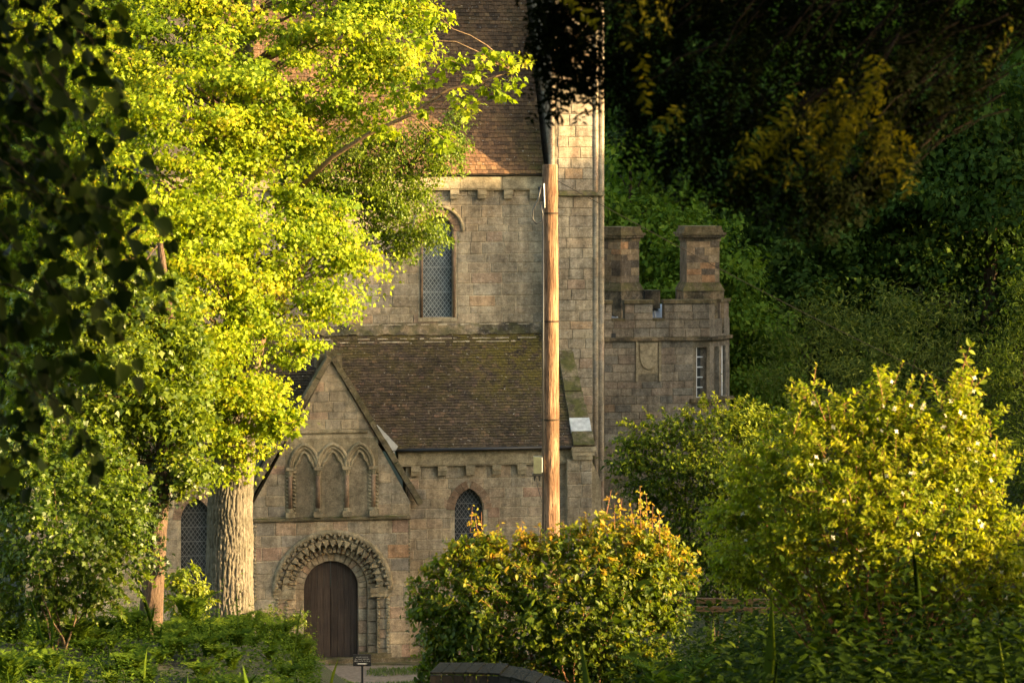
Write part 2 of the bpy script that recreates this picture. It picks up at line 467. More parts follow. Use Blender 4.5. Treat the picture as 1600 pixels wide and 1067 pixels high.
M['leaf_conifer'] = mat_leaf('cypress_leaf', [(0,(0.014,0.028,0.003)),(0.6,(0.055,0.082,0.005)),(1,(0.16,0.185,0.010))], 0.32, 0.6, .1)
M['leaf_yew'] = mat_leaf('yew_leaf', [(0,(0.003,0.005,0.001)),(0.6,(0.006,0.009,0.002)),(0.85,(0.075,0.072,0.005)),(1,(0.17,0.145,0.009))], 0.25, 0.7, .02)  # gold end paints sunlit sprays, near-black end the shaded mass
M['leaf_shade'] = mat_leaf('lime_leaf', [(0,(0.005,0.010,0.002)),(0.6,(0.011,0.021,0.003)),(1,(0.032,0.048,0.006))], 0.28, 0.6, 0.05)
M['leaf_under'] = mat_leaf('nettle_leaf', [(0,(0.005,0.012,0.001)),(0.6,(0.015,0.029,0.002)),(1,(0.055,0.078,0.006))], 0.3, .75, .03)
M['leaf_fern'] = mat_leaf('fern_leaf', [(0,(0.030,0.058,0.004)),(0.6,(0.066,0.108,0.008)),(1,(0.12,0.165,0.013))], 0.35, .7, .06)
M['leaf_bank'] = mat_leaf('bank_weed_leaf', [(0,(0.022,0.048,0.004)),(0.6,(0.055,0.095,0.007)),(1,(0.12,0.16,0.012))], 0.35, .7, .06)
M['grass'] = mat_leaf('grass_blade', [(0,(0.05,0.09,0.018)),(1,(0.11,0.15,0.03))], 0.3)
M['petal'] = mat_leaf('white_petal', [(0,(0.62,0.58,0.44)),(1,(0.78,0.75,0.62))], 0.35, tcol=0.7)

# ground material
def mat_ground():
    m, nt, b, out = new_mat('leafy_soil')
    pos = N(nt, 'ShaderNodeNewGeometry').outputs['Position']
    a = stepr(nt, noise(nt, pos, 0.5, 6), 0.35, 0.65)
    f = stepr(nt, noise(nt, pos, 12, 5, 0.7), 0.3, 0.7)
    c = mixc(nt, 'MIX', a, (0.030, 0.028, 0.014), (0.042, 0.060, 0.018))
    c = mixc(nt, 'MULTIPLY', 0.7, c, mixc(nt, 'MIX', f, (0.5, 0.5, 0.5), (1.4, 1.4, 1.3)))
    nt.links.new(c, b.inputs['Base Color'])
    b.inputs['Roughness'].default_value = 0.95
    bp = N(nt, 'ShaderNodeBump', i_Strength=0.6, i_Distance=0.1)
    nt.links.new(f, bp.inputs['Height']); nt.links.new(bp.outputs[0], b.inputs['Normal'])
    return m
M['ground'] = mat_ground()
M['path'] = mat_simple('gravel_path', (0.215, 0.165, 0.12), 0.95, 0.1, 0, 0.3, 9.0, 0.5)

# ------------------------------------------------------------------ ground sheet
def build_ground():
    xs = np.unique(np.concatenate([np.linspace(-400, -30, 14), np.linspace(-30, 60, 121), np.linspace(60, 400, 14)]))
    ys = np.unique(np.concatenate([np.linspace(-120, 0, 8), np.linspace(0, 100, 141), np.linspace(100, 240, 36), np.linspace(240, 900, 10)]))
    X, Y = np.meshgrid(xs, ys)
    Z = ground_z(X, Y)
    nx, ny = len(xs), len(ys)
    vs = np.stack([X, Y, Z], -1).reshape(-1, 3)
    fs = [(j*nx+i, j*nx+i+1, (j+1)*nx+i+1, (j+1)*nx+i) for j in range(ny-1) for i in range(nx-1)]
    me = bpy.data.meshes.new('ground')
    me.from_pydata(vs.tolist(), [], fs)
    me.polygons.foreach_set('use_smooth', [True] * len(me.polygons))
    me.materials.append(M['ground'])
    o = link('ground', me); o['kind'] = 'structure'
build_ground()

# ------------------------------------------------------------------ frames (church and house)
class Frame:
    def __init__(self, ox, oy, yaw):
        self.ox, self.oy, self.yaw = ox, oy, RAD(yaw)
        self.c, self.s = math.cos(self.yaw), math.sin(self.yaw)
    def at(self, px, py, v):
        """pixel ray -> (u, w) on the plane v = const of this frame"""
        dx, dz = (px - 800) / F, -(py - YH) / F
        cu = -(self.ox * self.c + self.oy * self.s)
        cv = -(-self.ox * self.s + self.oy * self.c)
        du = dx * self.c + self.s
        dv = -dx * self.s + self.c
        t = (v - cv) / dv
        return cu + t * du, H + t * dz
    def u(self, px, v): return self.at(px, 500, v)[0]
    def w(self, py, v, px=520): return self.at(px, py, v)[1]

def fill_slab(loops, y0, y1):
    """flat slab in the x-z plane with holes: first loop is the outline, others holes"""
    cu = bpy.data.curves.new('tmp', 'CURVE')
    cu.dimensions = '2D'; cu.fill_mode = 'BOTH'
    cu.extrude = (y1 - y0) / 2
    for lp in loops:
        sp = cu.splines.new('POLY')
        sp.points.add(len(lp) - 1)
        for p, (x, z) in zip(sp.points, lp): p.co = (x, z, 0, 1)
        sp.use_cyclic_u = True
    ob = bpy.data.objects.new('tmp', cu)
    COL.objects.link(ob)
    dg = bpy.context.evaluated_depsgraph_get()
    me = bpy.data.meshes.new_from_object(ob.evaluated_get(dg))
    vs = [(v.co.x, (y0 + y1) / 2 - v.co.z, v.co.y) for v in me.vertices]
    fs = [tuple(p.vertices) for p in me.polygons]
    bpy.data.objects.remove(ob); bpy.data.curves.remove(cu); bpy.data.meshes.remove(me)
    mb = MB(); mb.add(vs, fs)
    return mb

def arch_pts(cx, w0, ws, r, point=0.0, n=10):
    """loop: jambs from w0 to springing ws, then round (point=0) or pointed arch of half-width r"""
    pts = [(cx - r, w0), (cx + r, w0), (cx + r, ws)]
    R = r * (1 + point)
    amax = math.acos((R - r) / R)
    right = [(cx + r - R + R * math.cos(amax * k / n), ws + R * math.sin(amax * k / n)) for k in range(1, n + 1)]
    left = [(2 * cx - x, z) for x, z in right]
    return pts + right + left[-2::-1] + [(cx - r, ws)]

class ArchBlock:
    """forbidden zone for wall stones"""
    def __init__(self, cx, w0, ws, r, point=0.0):
        self.cx, self.w0, self.ws, self.r, self.R = cx, w0, ws, r, r * (1 + point)
        self.top = ws + math.sqrt(max(self.R**2 - (self.R - r)**2, 0))
    def half(self, w):
        if w < self.w0 or w > self.top: return None
        if w <= self.ws: return self.r
        return max(0, self.r - self.R + math.sqrt(max(self.R**2 - (w - self.ws)**2, 0)))
    def active(self, a, b): return b > self.w0 + 0.01 and a < self.top - 0.01
    def left(self, w):
        h = self.half(w); return self.cx - (h if h is not None else 0.0)
    def right(self, w):
        h = self.half(w); return self.cx + (h if h is not None else 0.0)
class RectBlock:
    def __init__(self, x0, x1, w0, w1): self.x0, self.x1, self.w0, self.w1 = x0, x1, w0, w1
    def active(self, a, b): return b > self.w0 + 0.01 and a < self.w1 - 0.01
    def left(self, w): return self.x0
    def right(self, w): return self.x1

_stone_cache = {}
def unit_stone(mat, k):
    key = (mat.name, k)
    if key not in _stone_cache:
        rr = random.Random(k)
        j = lambda s: rr.uniform(-s, s)
        a, b = 0.028, 0.06
        fr = [(-0.5+a+j(.012), 0, -0.5+b+j(.03)), (0.5-a+j(.012), 0, -0.5+b+j(.03)), (0.5-a+j(.012), 0, 0.5-b+j(.03)), (-0.5+a+j(.012), 0, 0.5-b+j(.03))]
        fr = [(x, j(0.06), z) for x, _, z in fr]
        md = [(-.5,.35,-.5),(.5,.35,-.5),(.5,.35,.5),(-.5,.35,.5)]
        bk = [(x,1,z) for x,_,z in md]
        me = bpy.data.meshes.new('stone')
        fs = [(0,1,2,3)]
        for i in range(4):
            q = (i+1) % 4
            fs += [(i,4+i,4+q,q),(4+i,8+i,8+q,4+q)]
        me.from_pydata(fr+md+bk, [], fs)
        me.materials.append(mat)
        _stone_cache[key] = me
    return _stone_cache[key]

def stone_wall(parent, rng, mat, v, u0, u1, w0, w1, ch, wr, blocks=(), L=None, R=None, proud=0.016, joint=0.014, single=None, bulk=None, name='stone', rows=None):
    """courses of stones on the plane v. single(u,w) -> object of its own, else into the bulk MB"""
    L = L or (lambda w: u0); R = R or (lambda w: u1)
    bulk = MB()
    w = w0; n = 0
    while w < w1 - 0.05:
        h = rng.uniform(*ch)
        if w + h > w1 - 0.12: h = w1 - w
        a0, a1 = w + joint / 2, w + h - joint / 2
        segs = [(L, R)]
        for b in blocks:
            if b.active(a0, a1):
                ns = []
                for (l, r) in segs:
                    am = (a0 + a1) / 2
                    if l(am) < (b.left(am) + b.right(am)) / 2 < r(am):
                        ns += [(l, b.left), (b.right, r)]
                    else: ns.append((l, r))
                segs = ns
        for (l, r) in segs:
            ws = [a0 + (a1 - a0) * k / 6 for k in range(7)]
            lo = min(l(x) for x in ws); hi = max(r(x) for x in ws)
            if hi - lo < 0.05: continue
            x = lo; first = True
            while x < hi - 0.02:
                wd = rng.uniform(*wr) * (rng.uniform(0.45, 0.9) if first else 1.0)
                first = False
                if x + wd > hi - 0.22: wd = hi - x
                b0, b1 = x + joint / 2, x + wd - joint / 2
                pr = proud + rng.uniform(-0.006, 0.007)
                cu, cw = (b0 + b1) / 2, (a0 + a1) / 2
                own = (single is None or single(cu, cw)) and (b1 - b0) * (a1 - a0) >= MINA[mat.name]
                clipped = any(l(q) > b0 + 0.004 or r(q) < b1 - 0.004 for q in ws)
                if not clipped:
                    if own:
                        o = link(name, unit_stone(mat, rng.randrange(8)), parent)
                        o.location = (cu, v - pr, cw); o.scale = (b1 - b0, 0.05, a1 - a0)
                        n += 1
                    else:
                        bulk.prism([(b0, a0), (b1, a0), (b1, a1), (b0, a1)], v - pr, v + 0.03, .014, .014)
                else:
                    lp = [(max(b0, l(q) + joint/2), q) for q in ws]; rp = [(min(b1, r(q) - joint/2), q) for q in ws]
                    keep = [i for i in range(7) if rp[i][0] - lp[i][0] > 0.015]
                    if len(keep) >= 2:
                        poly = [rp[i] for i in keep] + [lp[i] for i in reversed(keep)]
                        poly = [lp[keep[0]]] + [rp[i] for i in keep] + [lp[i] for i in reversed(keep[1:])]
                        if own:
                            mb = MB(); mb.prism(poly, v - pr, v + 0.03, 0.012, 0.012); mb.build(name, mat, parent); n += 1
                        else: bulk.prism(poly, v - pr, v + 0.03)
                x += wd
        w += h
    if bulk.v: bulk.build('small_stones', BULK[mat.name], parent, kind='stuff')
    return n

def set_tint(me, vals, nm='tint'):
    a = me.attributes.new(nm, 'FLOAT', 'POINT')
    a.data.foreach_set('value', np.asarray(vals, np.float32))

def tile_roof(name, parent, mat, u0, u1, p0, p1, course, tw, rng, moss=None, cut=None):
    """plain tiles on a slope from eave p0=(v,w) to top p1=(v,w); one mesh of separate tiles"""
    d = Vector((0, p1[0] - p0[0], p1[1] - p0[1])); Ls = d.length; d.normalize()
    nrm = Vector((0, -d.z, d.y))
    V = []; Fc = []; T = []; MO = []
    rows = int(Ls / course)
    for j in range(rows + 1):
        s0 = j * course + rng.uniform(-.008, .008)
        off = (j % 2) * tw * 0.5 + rng.uniform(-.02, .02)
        x = u0 - off
        rowt = rng.uniform(-.08, .08)
        while x < u1:
            g = 0.006
            a, b = max(x + g, u0), min(x + tw - g, u1)
            lift = rng.uniform(0, 0.010); ds = rng.gauss(0, 0.008)
            if rng.random() < 0.012: ds -= 0.035
            x += tw
            if b - a < 0.02: continue
            if cut and cut((a + b) / 2, s0): continue
            sA, sB = max(s0 + ds, -0.06), min(s0 + course * 1.6, Ls)
            hA, hB = 0.036 + lift, 0.006
            base = Vector((0, p0[0], p0[1]))
            q = []
            tl = rng.uniform(-.006, .006)
            for (s, hh) in ((sA, hA), (sA, hA - 0.022), (sB, hB)):
                for uu, sg in ((a, 1), (b, -1)):
                    p = base + d * s + nrm * (hh + tl * sg)
                    q.append((uu, p.y, p.z))
            n = len(V); V += q
            Fc += [(n, n+1, n+5, n+4), (n, n+2, n+3, n+1), (n, n+4, n+2), (n+1, n+3, n+5)]
            T += [min(1, max(0, rng.gauss(0.5, 0.24) + rowt))] * 6
            MO += [moss((a + b) / 2, s0 / Ls) if moss else 0.0] * 6
    me = bpy.data.meshes.new(name)
    me.from_pydata(V, [], Fc)
    set_tint(me, T); set_tint(me, MO, 'moss')
    me.materials.append(mat)
    o = link(name, me, parent); o['kind'] = 'stuff'
    return o

def wedge(cx, cw, r0, r1, a0, a1, v0, v1, chamf=0.02, seg=2):
    """voussoir: ring sector between angles a0..a1"""
    pts = []
    for k in range(seg + 1):
        a = a0 + (a1 - a0) * k / seg
        pts.append((cx + r1 * math.cos(a), cw + r1 * math.sin(a)))
    for k in range(seg, -1, -1):
        a = a0 + (a1 - a0) * k / seg
        pts.append((cx + r0 * math.cos(a), cw + r0 * math.sin(a)))
    if a1 > a0: pts = pts[::-1]; pts = pts[::-1]
    mb = MB(); mb.prism(pts[::-1] if a1 < a0 else pts, v0, v1, chamf, chamf)
    return mb

# ================================================================== the priory church
CO = W(517, 1037, 90.0)
CF = Frame(CO.x, CO.y, 10.0)
church = empty('priory_church', (CO.x, CO.y, 0), CF.yaw,
               'medieval buff stone church with tiled roofs, gabled doorway and tall corner buttress', 'church')
rng = random.Random(11)
V_P, V_A, V_C, V_T = 0.0, 0.6, 3.75, 2.9          # portal, aisle wall, clerestory, corner tower planes
uA0, uA1 = CF.u(40, V_A), CF.u(905, V_A)
pL, pR = CF.u(395, V_P), CF.u(641, V_P)            # portal width
W_EAVE = CF.w(700, V_A - 0.3, 760)
W_ATOP = CF.w(513, V_C, 760)
W_CEAVE = CF.w(272, V_C, 780)

bulk = MB()
def seen(u, w): return True
# ---- aisle wall right of the portal, with a lancet
lan_u = CF.u(733, V_A); lan_r = (CF.u(756, V_A) - CF.u(711, V_A)) / 2
lan_s = CF.w(796, V_A, 733); lan_0 = CF.w(905, V_A, 733)
lan2_u = CF.u(306, V_A); lan2_s = CF.w(812, V_A, 306); lan2_0 = CF.w(915, V_A, 306)
aw = fill_slab([[(pR - 0.06, -0.3), (uA1, -0.3), (uA1, W_EAVE), (pR - 0.06, W_EAVE)], arch_pts(lan_u, lan_0, lan_s, lan_r, 0.55)], V_A, V_A + 0.7).build('aisle_wall', M['mortar'], church)
ring = 0.26
stone_wall(aw, rng, M['stone_portal'], V_A, pR - 0.02, CF.u(888, V_A), 0.0, W_EAVE - 0.55, (0.27, 0.36), (0.42, 0.95),
           [ArchBlock(lan_u, lan_0 - 0.1, lan_s, lan_r + 0.13, 0.45)], single=lambda u, w: w > 2.6)
if True:
    bulk2 = MB()
al = fill_slab([[(uA0, -0.3), (pL + 0.06, -0.3), (pL + 0.06, W_EAVE), (uA0, W_EAVE)], arch_pts(lan2_u, lan2_0, lan2_s, lan_r, 0.55)], V_A, V_A + 0.7).build('aisle_wall', M['mortar'], church)
stone_wall(al, rng, M['stone_portal'], V_A, CF.u(255, V_A), pL + 0.02, 1.0, W_EAVE - 0.55, (0.27, 0.36), (0.42, 0.95),
           [ArchBlock(lan2_u, lan2_0 - 0.1, lan2_s, lan_r + 0.10, 0.45)], single=lambda u, w: False, bulk=bulk2)

# the unseen lower stones of the right wall
def lancet(u, w0, ws, r, v, parent, glass, came, point=0.55, nb=5):
    win = fill_slab([arch_pts(u, w0, ws, r, point)], v + 0.30, v + 0.34).build('window', glass, parent)
    mb = MB()
    top = ws + r * (1 + point) * 0.9
    for k in range(nb):
        z = w0 + (top - w0) * (k + 1) / (nb + 1)
        hw = r if z < ws else r * 0.72
        MB().box(u - hw, u + hw, v + 0.275, v + 0.297, z - 0.012, z + 0.012).build('saddle_bar', came, win)
    # diamond leading
    mb = MB(); s = 0.135
    blk = ArchBlock(u, w0, ws, r, point)
    for sg in (1, -1):
        c0 = -6.0
        while c0 < 6.0:
            pts = []
            for k in range(41):
                z = w0 + (blk.top - w0) * k / 40
                x = u + sg * ((z - w0) * 0.72 + c0)
                h = blk.half(z)
                if h is not None and abs(x - u) < h: pts.append((x, z))
            if len(pts) > 1:
                (xa, za), (xb, zb) = pts[0], pts[-1]
                t = 0.012
                mb.add([(xa - t, v + 0.285, za), (xa + t, v + 0.285, za), (xb + t, v + 0.285, zb), (xb - t, v + 0.285, zb)], [(0, 1, 2, 3)])
            c0 += s
    mb.build('leading', came, win)
    return win
w_r = lancet(lan_u, lan_0, lan_s, lan_r, V_A, church, M['glass_dark'], M['came_dark'])
w_l = lancet(lan2_u, lan2_0, lan2_s, lan_r, V_A, church, M['glass_dark'], M['came_dark'])
w_r['label'] = 'dark pointed lancet right of the doorway'; w_l['label'] = 'dark pointed lancet behind the big trunk'
def pointed_ring(parent, u, ws, r0, r1, point, v0, v1, mat, n=5, name='voussoir'):
    R0, R1 = r0 * (1 + point), r1 + r0 * point
    for sg in (1, -1):
        c = u + sg * (r0 - R0)
        am = math.acos((R0 - r0) / R0)
        for k in range(n):
            a0, a1 = am * k / n + 0.008, am * (k + 1) / n - 0.008
            pts = []
            for q in range(4):
                a = a0 + (a1 - a0) * q / 3
                pts.append((c + sg * R1 * math.cos(a), ws + R1 * math.sin(a)))
            for q in range(3, -1, -1):
                a = a0 + (a1 - a0) * q / 3
                pts.append((c + sg * R0 * math.cos(a), ws + R0 * math.sin(a)))
            if sg < 0: pts = pts[::-1]
            mb = MB(); mb.prism(pts, v0, v1, 0.015, 0.015); mb.build(name, mat, parent)
for (uu, wsp, par) in ((lan_u, lan_s, aw), (lan2_u, lan2_s, al)):
    pointed_ring(par, uu, wsp, lan_r, lan_r + 0.27, 0.55, V_A - 0.03, V_A + 0.10, M['band_red'])
# ---- pilaster buttress at the aisle's right end
bu0, bu1 = CF.u(886, 0.3), CF.u(925, 0.3)
bt = MB(); bt.box(bu0, bu1, 0.3, V_A + 0.5, -0.3, W_EAVE - 0.42); bt = bt.build('buttress', M['mortar'], church)
stone_wall(bt, rng, M['stone'], 0.3, bu0, bu1, 0.2, W_EAVE - 0.42, (0.30, 0.42), (0.38, 0.8), single=lambda u, w: w > 2.0)
mb = MB(); mb.prism([(bu1 + 0.005, 2.0), (bu1 + 0.32, 2.0), (bu1 + 0.32, W_EAVE - 1.15), (bu1 + 0.005, W_EAVE - 0.45)], 0.42, 1.6); mb.build('buttress_slope', M['band'], church)
aend = MB(); aend.prism([(V_A + 0.55, -0.3), (V_C, -0.3), (V_C, W_ATOP - 0.1), (V_A + 0.55, W_EAVE - 0.1)], 0, 0.5)
aend.v = [(uA1 - 0.45 + y, x, z) for x, y, z in aend.v]; aend.build('aisle_end_wall', M['band'], church)
# ---- aisle cornice and corbels
def cornice(py0, py1, v, pa, pb, name='cornice', gap=None):
    wa, wb = CF.w(py1, v, 750), CF.w(py0, v, 750)
    ua, ub = CF.u(pa, v), CF.u(pb, v)
    mb = MB(); n = max(1, round((ub - ua) / 1.35)); par = None
    mb.box(ua, ub, v + 0.02, v + 0.5, wa + 0.004, wb - 0.004)
    par = mb.build(name, M['band'], church)
    for k in range(n):
        a, b = ua + (ub - ua) * k / n + 0.004, ua + (ub - ua) * (k + 1) / n - 0.004
        m2 = MB(); m2.prism([(a, wa + 0.05), (b, wa + 0.05), (b, wb), (a, wb)], v, v + 0.1, 0.006, 0.006)
        m2.add([(a, v, wa + .05), (b, v, wa + .05), (b, v + .06, wa), (a, v + .06, wa)], [(0, 3, 2, 1)])
        m2.build('cornice_stone', M['band'], par)
    return wa
def corbel(px, v, wtop, hgt, wid):
    u = CF.u(px, v)
    mb = MB()
    mb.box(u - wid/2, u + wid/2, v - 0.20, v + 0.02, wtop - hgt * 0.5, wtop - 0.002)
    mb.prism([(v + 0.02, wtop - hgt), (v - 0.14, wtop - hgt), (v - 0.175, wtop - hgt * 0.52), (v + 0.02, wtop - hgt * 0.52)], 0, wid * 0.94)
    n = len(mb.v) - 8
    for i in range(n, n + 8):
        x, y, z = mb.v[i]; mb.v[i] = (u - wid * 0.47 + y, x, z)
    mb.build('corbel', M['band'], church)
wc = cornice(704, 727, V_A - 0.17, 622, 893)
cornice(704, 727, V_A - 0.17, 60, 400)
for px in (648, 690, 734, 775, 814, 862): corbel(px, V_A, wc, 0.30, 0.29)
for px in (282, 328, 376): corbel(px, V_A, wc, 0.30, 0.29)
wc2 = cornice(276, 297, V_C - 0.17, 250, 850)
for px in (430, 470, 512, 553, 600, 661, 709, 752, 793, 833): corbel(px, V_C, wc2, 0.29, 0.29)
# kneeler at the aisle verge foot
ku0, ku1 = CF.u(893, 0.2), CF.u(929, 0.2)
for k, (z0, z1, d) in enumerate(((0.0, 0.13, 0.06), (0.135, 0.27, 0.0), (0.275, 0.42, -0.05))):
    mb = MB(); mb.box(ku0 + d * 0.5 + .02, ku1 - d, 0.16 + d * 0.6, 1.0, W_EAVE - 0.42 + z0, W_EAVE - 0.42 + z1); mb.build('kneeler', M['band'], church)

# ---- clerestory wall with a round-headed window
win_u = CF.u(684, V_C); win_r = (CF.u(708, V_C) - CF.u(660, V_C)) / 2
win_s = CF.w(362, V_C, 684); win_0 = CF.w(496, V_C, 684)
cL, cR = CF.u(230, V_C), CF.u(868, V_C)
cl = fill_slab([[(cL, W_ATOP - 0.6), (cR, W_ATOP - 0.6), (cR, W_CEAVE + 0.1), (cL, W_CEAVE + 0.1)], arch_pts(win_u, win_0, win_s, win_r, 0.0)], V_C, V_C + 0.8).build('clerestory_wall', M['mortar'], church)
uvis = CF.u(535, V_C)
bulk = MB()
stone_wall(cl, rng, M['stone'], V_C, cL, CF.u(852, V_C), W_ATOP - 0.05, wc2 + 0.02, (0.22, 0.42), (0.38, 1.1),
           [ArchBlock(win_u, win_0 - 0.12, win_s, win_r + 0.14, 0.0)], single=lambda u, w: u > uvis, bulk=bulk)

w_c = lancet(win_u, win_0, win_s, win_r, V_C, church, M['glass_grey'], M['came'], 0.0, 3)
w_c['label'] = 'tall round-headed clerestory window with grey leaded lattice'
mb = MB(); mb.box(win_u - win_r - 0.14, win_u + win_r + 0.14, V_C - 0.05, V_C + 0.3, win_0 - 0.13, win_0 - 0.005); mb.build('sill', M['band'], w_c)
for k in range(9):       # window head voussoirs and hood
    a0, a1 = math.pi * k / 9 + 0.006, math.pi * (k + 1) / 9 - 0.006
    wedge(win_u, win_s, win_r, win_r + 0.26, a0, a1, V_C - 0.028, V_C + 0.08, 0.012, 3).build('voussoir', M['band_red'], cl)
hood = [(win_u + (win_r + 0.32) * math.cos(math.pi * k / 20), V_C - 0.05, win_s + (win_r + 0.32) * math.sin(math.pi * k / 20)) for k in range(21)]
MB().tube(hood, 0.06, 8).build('hood_mould', M['carved'], cl, True)
MB().tube([(win_u + win_r + .03, V_C - .02, win_0), (win_u + win_r + .03, V_C - .02, win_s)], 0.05, 8).build('jamb_shaft', M['band_red'], cl, True)
MB().tube([(win_u - win_r - .03, V_C - .02, win_0), (win_u - win_r - .03, V_C - .02, win_s)], 0.05, 8).build('jamb_shaft', M['band_red'], cl, True)

# ---- nave roof
roof_t = math.tan(RAD(60))
NV0, NV1 = V_C - 0.28, V_C + 4.9
W_RIDGE = W_CEAVE + roof_t * (NV1 - NV0)
uRoofR = CF.u(851, NV0)
mb = MB(); mb.prism([(NV0, W_CEAVE - 0.03), (NV1, W_RIDGE - 0.03), (2 * NV1 - NV0, W_CEAVE - 0.03)], 0, uRoofR - cL)
mb.v = [(cL + y, x, z) for x, y, z in mb.v]; nroof = mb.build('nave_roof', M['batten'], church)
uR0 = CF.u(330, NV0)
tile_roof('roof_tiles', nroof, M['tiles_high'], uR0, uRoofR, (NV0, W_CEAVE), (NV1, W_RIDGE), 0.155, 0.18, rng,
          moss=lambda u, s: (0.7 * ss(1.6, 0.0, uRoofR - u) * ss(0.35, 0.0, s)) )
# ---- aisle roof
AV0, AV1 = V_A - 0.32, V_C - 0.01
uAR = CF.u(897, AV0)
mb = MB(); mb.prism([(AV0, W_EAVE - 0.04), (AV1, W_EAVE - 0.04), (AV1, W_ATOP - 0.04)], 0, uAR - uA0)
mb.v = [(uA0 + y, x, z) for x, y, z in mb.v]; aroof = mb.build('aisle_roof', M['batten'], church)
tile_roof('roof_tiles', aroof, M['tiles_low'], CF.u(200, AV0), uAR, (AV0, W_EAVE), (AV1, W_ATOP), 0.115, 0.165, rng,
          moss=lambda u, s: float(0.25 + 0.85 * ss(5.0, 1.0, uAR - u) * ss(0.15, 0.75, s) + 0.5 * ss(0.7, 1, s)))
# gutter line and top flashing
MB().tube([(CF.u(610, AV0), AV0 - 0.05, W_EAVE - 0.02), (uAR, AV0 - 0.05, W_EAVE - 0.02)], 0.055, 8).build('gutter', M['iron'], church, True)
mb = MB(); q0, q1 = CF.u(380, V_C), CF.u(848, V_C)
nseg = 60; top = []
for k in range(nseg + 1):
    u = q0 + (q1 - q0) * k / nseg
    top.append((u, rng.uniform(-0.025, 0.025), rng.uniform(-0.05, 0.03)))
for k in range(nseg):
    (a, za, da), (b, zb, db) = top[k], top[k + 1]
    mb.add([(a, V_C - 0.02, W_ATOP + 0.18 + za), (b, V_C - 0.02, W_ATOP + 0.18 + zb), (b, V_C - 0.10, W_ATOP + 0.06), (a, V_C - 0.10, W_ATOP + 0.06),
            (b, V_C - 0.26, W_ATOP - 0.16 + db), (a, V_C - 0.26, W_ATOP - 0.16 + da)], [(0, 3, 2, 1), (3, 5, 4, 2)])
mb.build('lead_flashing', M['sooty'], church)
rq = random.Random(77); fil = MB()
for row, zz in ((0, .06), (1, .30), (2, .20)):
    x = q0
    while x < q1 - .5:
        l = rq.uniform(.04, .34)
        if rq.random() < .62:
            sl_ = (W_ATOP - W_EAVE) / (AV1 - AV0); vv = AV1 - .12 - zz; ww = W_EAVE + (vv - AV0) * sl_ + .055
            if row == 0: vv, ww = V_C - .06, W_ATOP + .16
            b_ = min(x + l, q1)
            fil.add([(x, vv, ww), (b_, vv, ww + rq.uniform(-.01, .01)), (b_, vv - .022, ww - .018 - rq.uniform(0, .02)), (x, vv - .022, ww - .018 - rq.uniform(0, .02)), (x, vv + .02, ww - .03), (b_, vv + .02, ww - .03)], [(0, 3, 2, 1), (0, 1, 5, 4), (3, 4, 5, 2)])
        x += l
fil.build('mortar_fillet', M['mortar'], church, kind='stuff')
# right verge: mossy coping slabs stepping down the slope
sl_d = Vector((0, AV1 - AV0, W_ATOP - W_EAVE)); Ls = sl_d.length; sl_d.normalize(); sl_n = Vector((0, -sl_d.z, sl_d.y))
ncop = 9
for k in range(ncop):
    s0, s1 = Ls * k / ncop + 0.005, Ls * (k + 1) / ncop - 0.005
    wd = 0.66 - 0.28 * (k / ncop)
    t = rng.uniform(0.08, 0.13)
    mb = MB()
    vs = []
    for s in (s0, s1):
        for hh in (-0.1, t):
            for uu in (uAR - 0.03, uAR + wd):
                p = Vector((0, AV0 - 0.06, W_EAVE)) + sl_d * s + sl_n * hh
                vs.append((uu, p.y, p.z))
    mb.add(vs, [(0,1,3,2),(4,6,7,5),(0,4,5,1),(2,3,7,6),(0,2,6,4),(1,5,7,3)])
    o = mb.build('coping_stone', M['lead'] if k == 1 else M['mossy'], church)
    if k == 1: o['label'] = 'coping slab white with lichen and lead near the eave'

# ---- corner tower
tL, tR = CF.u(867, V_T), CF.u(943, V_T)
W_TT = 27.0
mb = MB(); mb.box(tL, tR, V_T, V_T + 9.5, -0.3, W_TT); tower = mb.build('corner_tower', M['mortar_dark'], church)
w_str = CF.w(303, V_T, 905)
bulk = MB()
wlo = CF.w(770, V_T, 930)
stone_wall(tower, rng, M['stone'], V_T, tL + 0.10, CF.u(926, V_T), 2.0, w_str - 0.09, (0.26, 0.36), (0.42, 0.85), single=lambda u, w: w > CF.w(690, V_T, 905), bulk=bulk)
stone_wall(tower, rng, M['stone'], V_T, tL + 0.10, CF.u(926, V_T), w_str + 0.09, W_TT, (0.30, 0.40), (0.45, 0.9), single=lambda u, w: w < CF.w(60, V_T, 905), bulk=bulk)
# left side of the tower above the nave roof
for z0, z1 in ((W_CEAVE - 4, W_TT),):
    z = z0
    while z < z1:
        h = rng.uniform(0.3, 0.4); y = V_T + 0.12
        while y < V_T + 7:
            l = rng.uniform(0.5, 0.95)
            bulk.box(tL - 0.02, tL + 0.02, y + .007, y + l - .007, z + .007, z + h - .007); y += l
        z += h
bulk.build('side_stones', BULK['buff_ashlar'], tower, kind='stuff')
mb = MB(); mb.prism([(V_T - 0.14, w_str - 0.06), (V_T + 0.05, w_str - 0.06), (V_T + 0.05, w_str + 0.12), (V_T - 0.02, w_str + 0.10)], 0, tR - tL + 0.02)
mb.v = [(tL + y, x, z) for x, y, z in mb.v]; mb.build('string_course', M['mossy'], tower)
def shaft(u, v, r, z0, z1, name='corner_shaft', par=None, mat=None):
    z = z0
    while z < z1:
        h = rng.uniform(0.5, 0.9)
        MB().tube([(u, v, z), (u, v, min(z + h - 0.01, z1))], r, 12).build(name, mat or M['stone'], par or tower, False)
        z += h
shaft(CF.u(931, V_T), V_T + 0.02, 0.085, 3.0, 21.0)
shaft(CF.u(940, V_T), V_T + 0.06, 0.10, 3.0, 21.0)
shaft(CF.u(863, V_T), V_T + 0.08, 0.11, W_CEAVE - 0.6, 21.0)

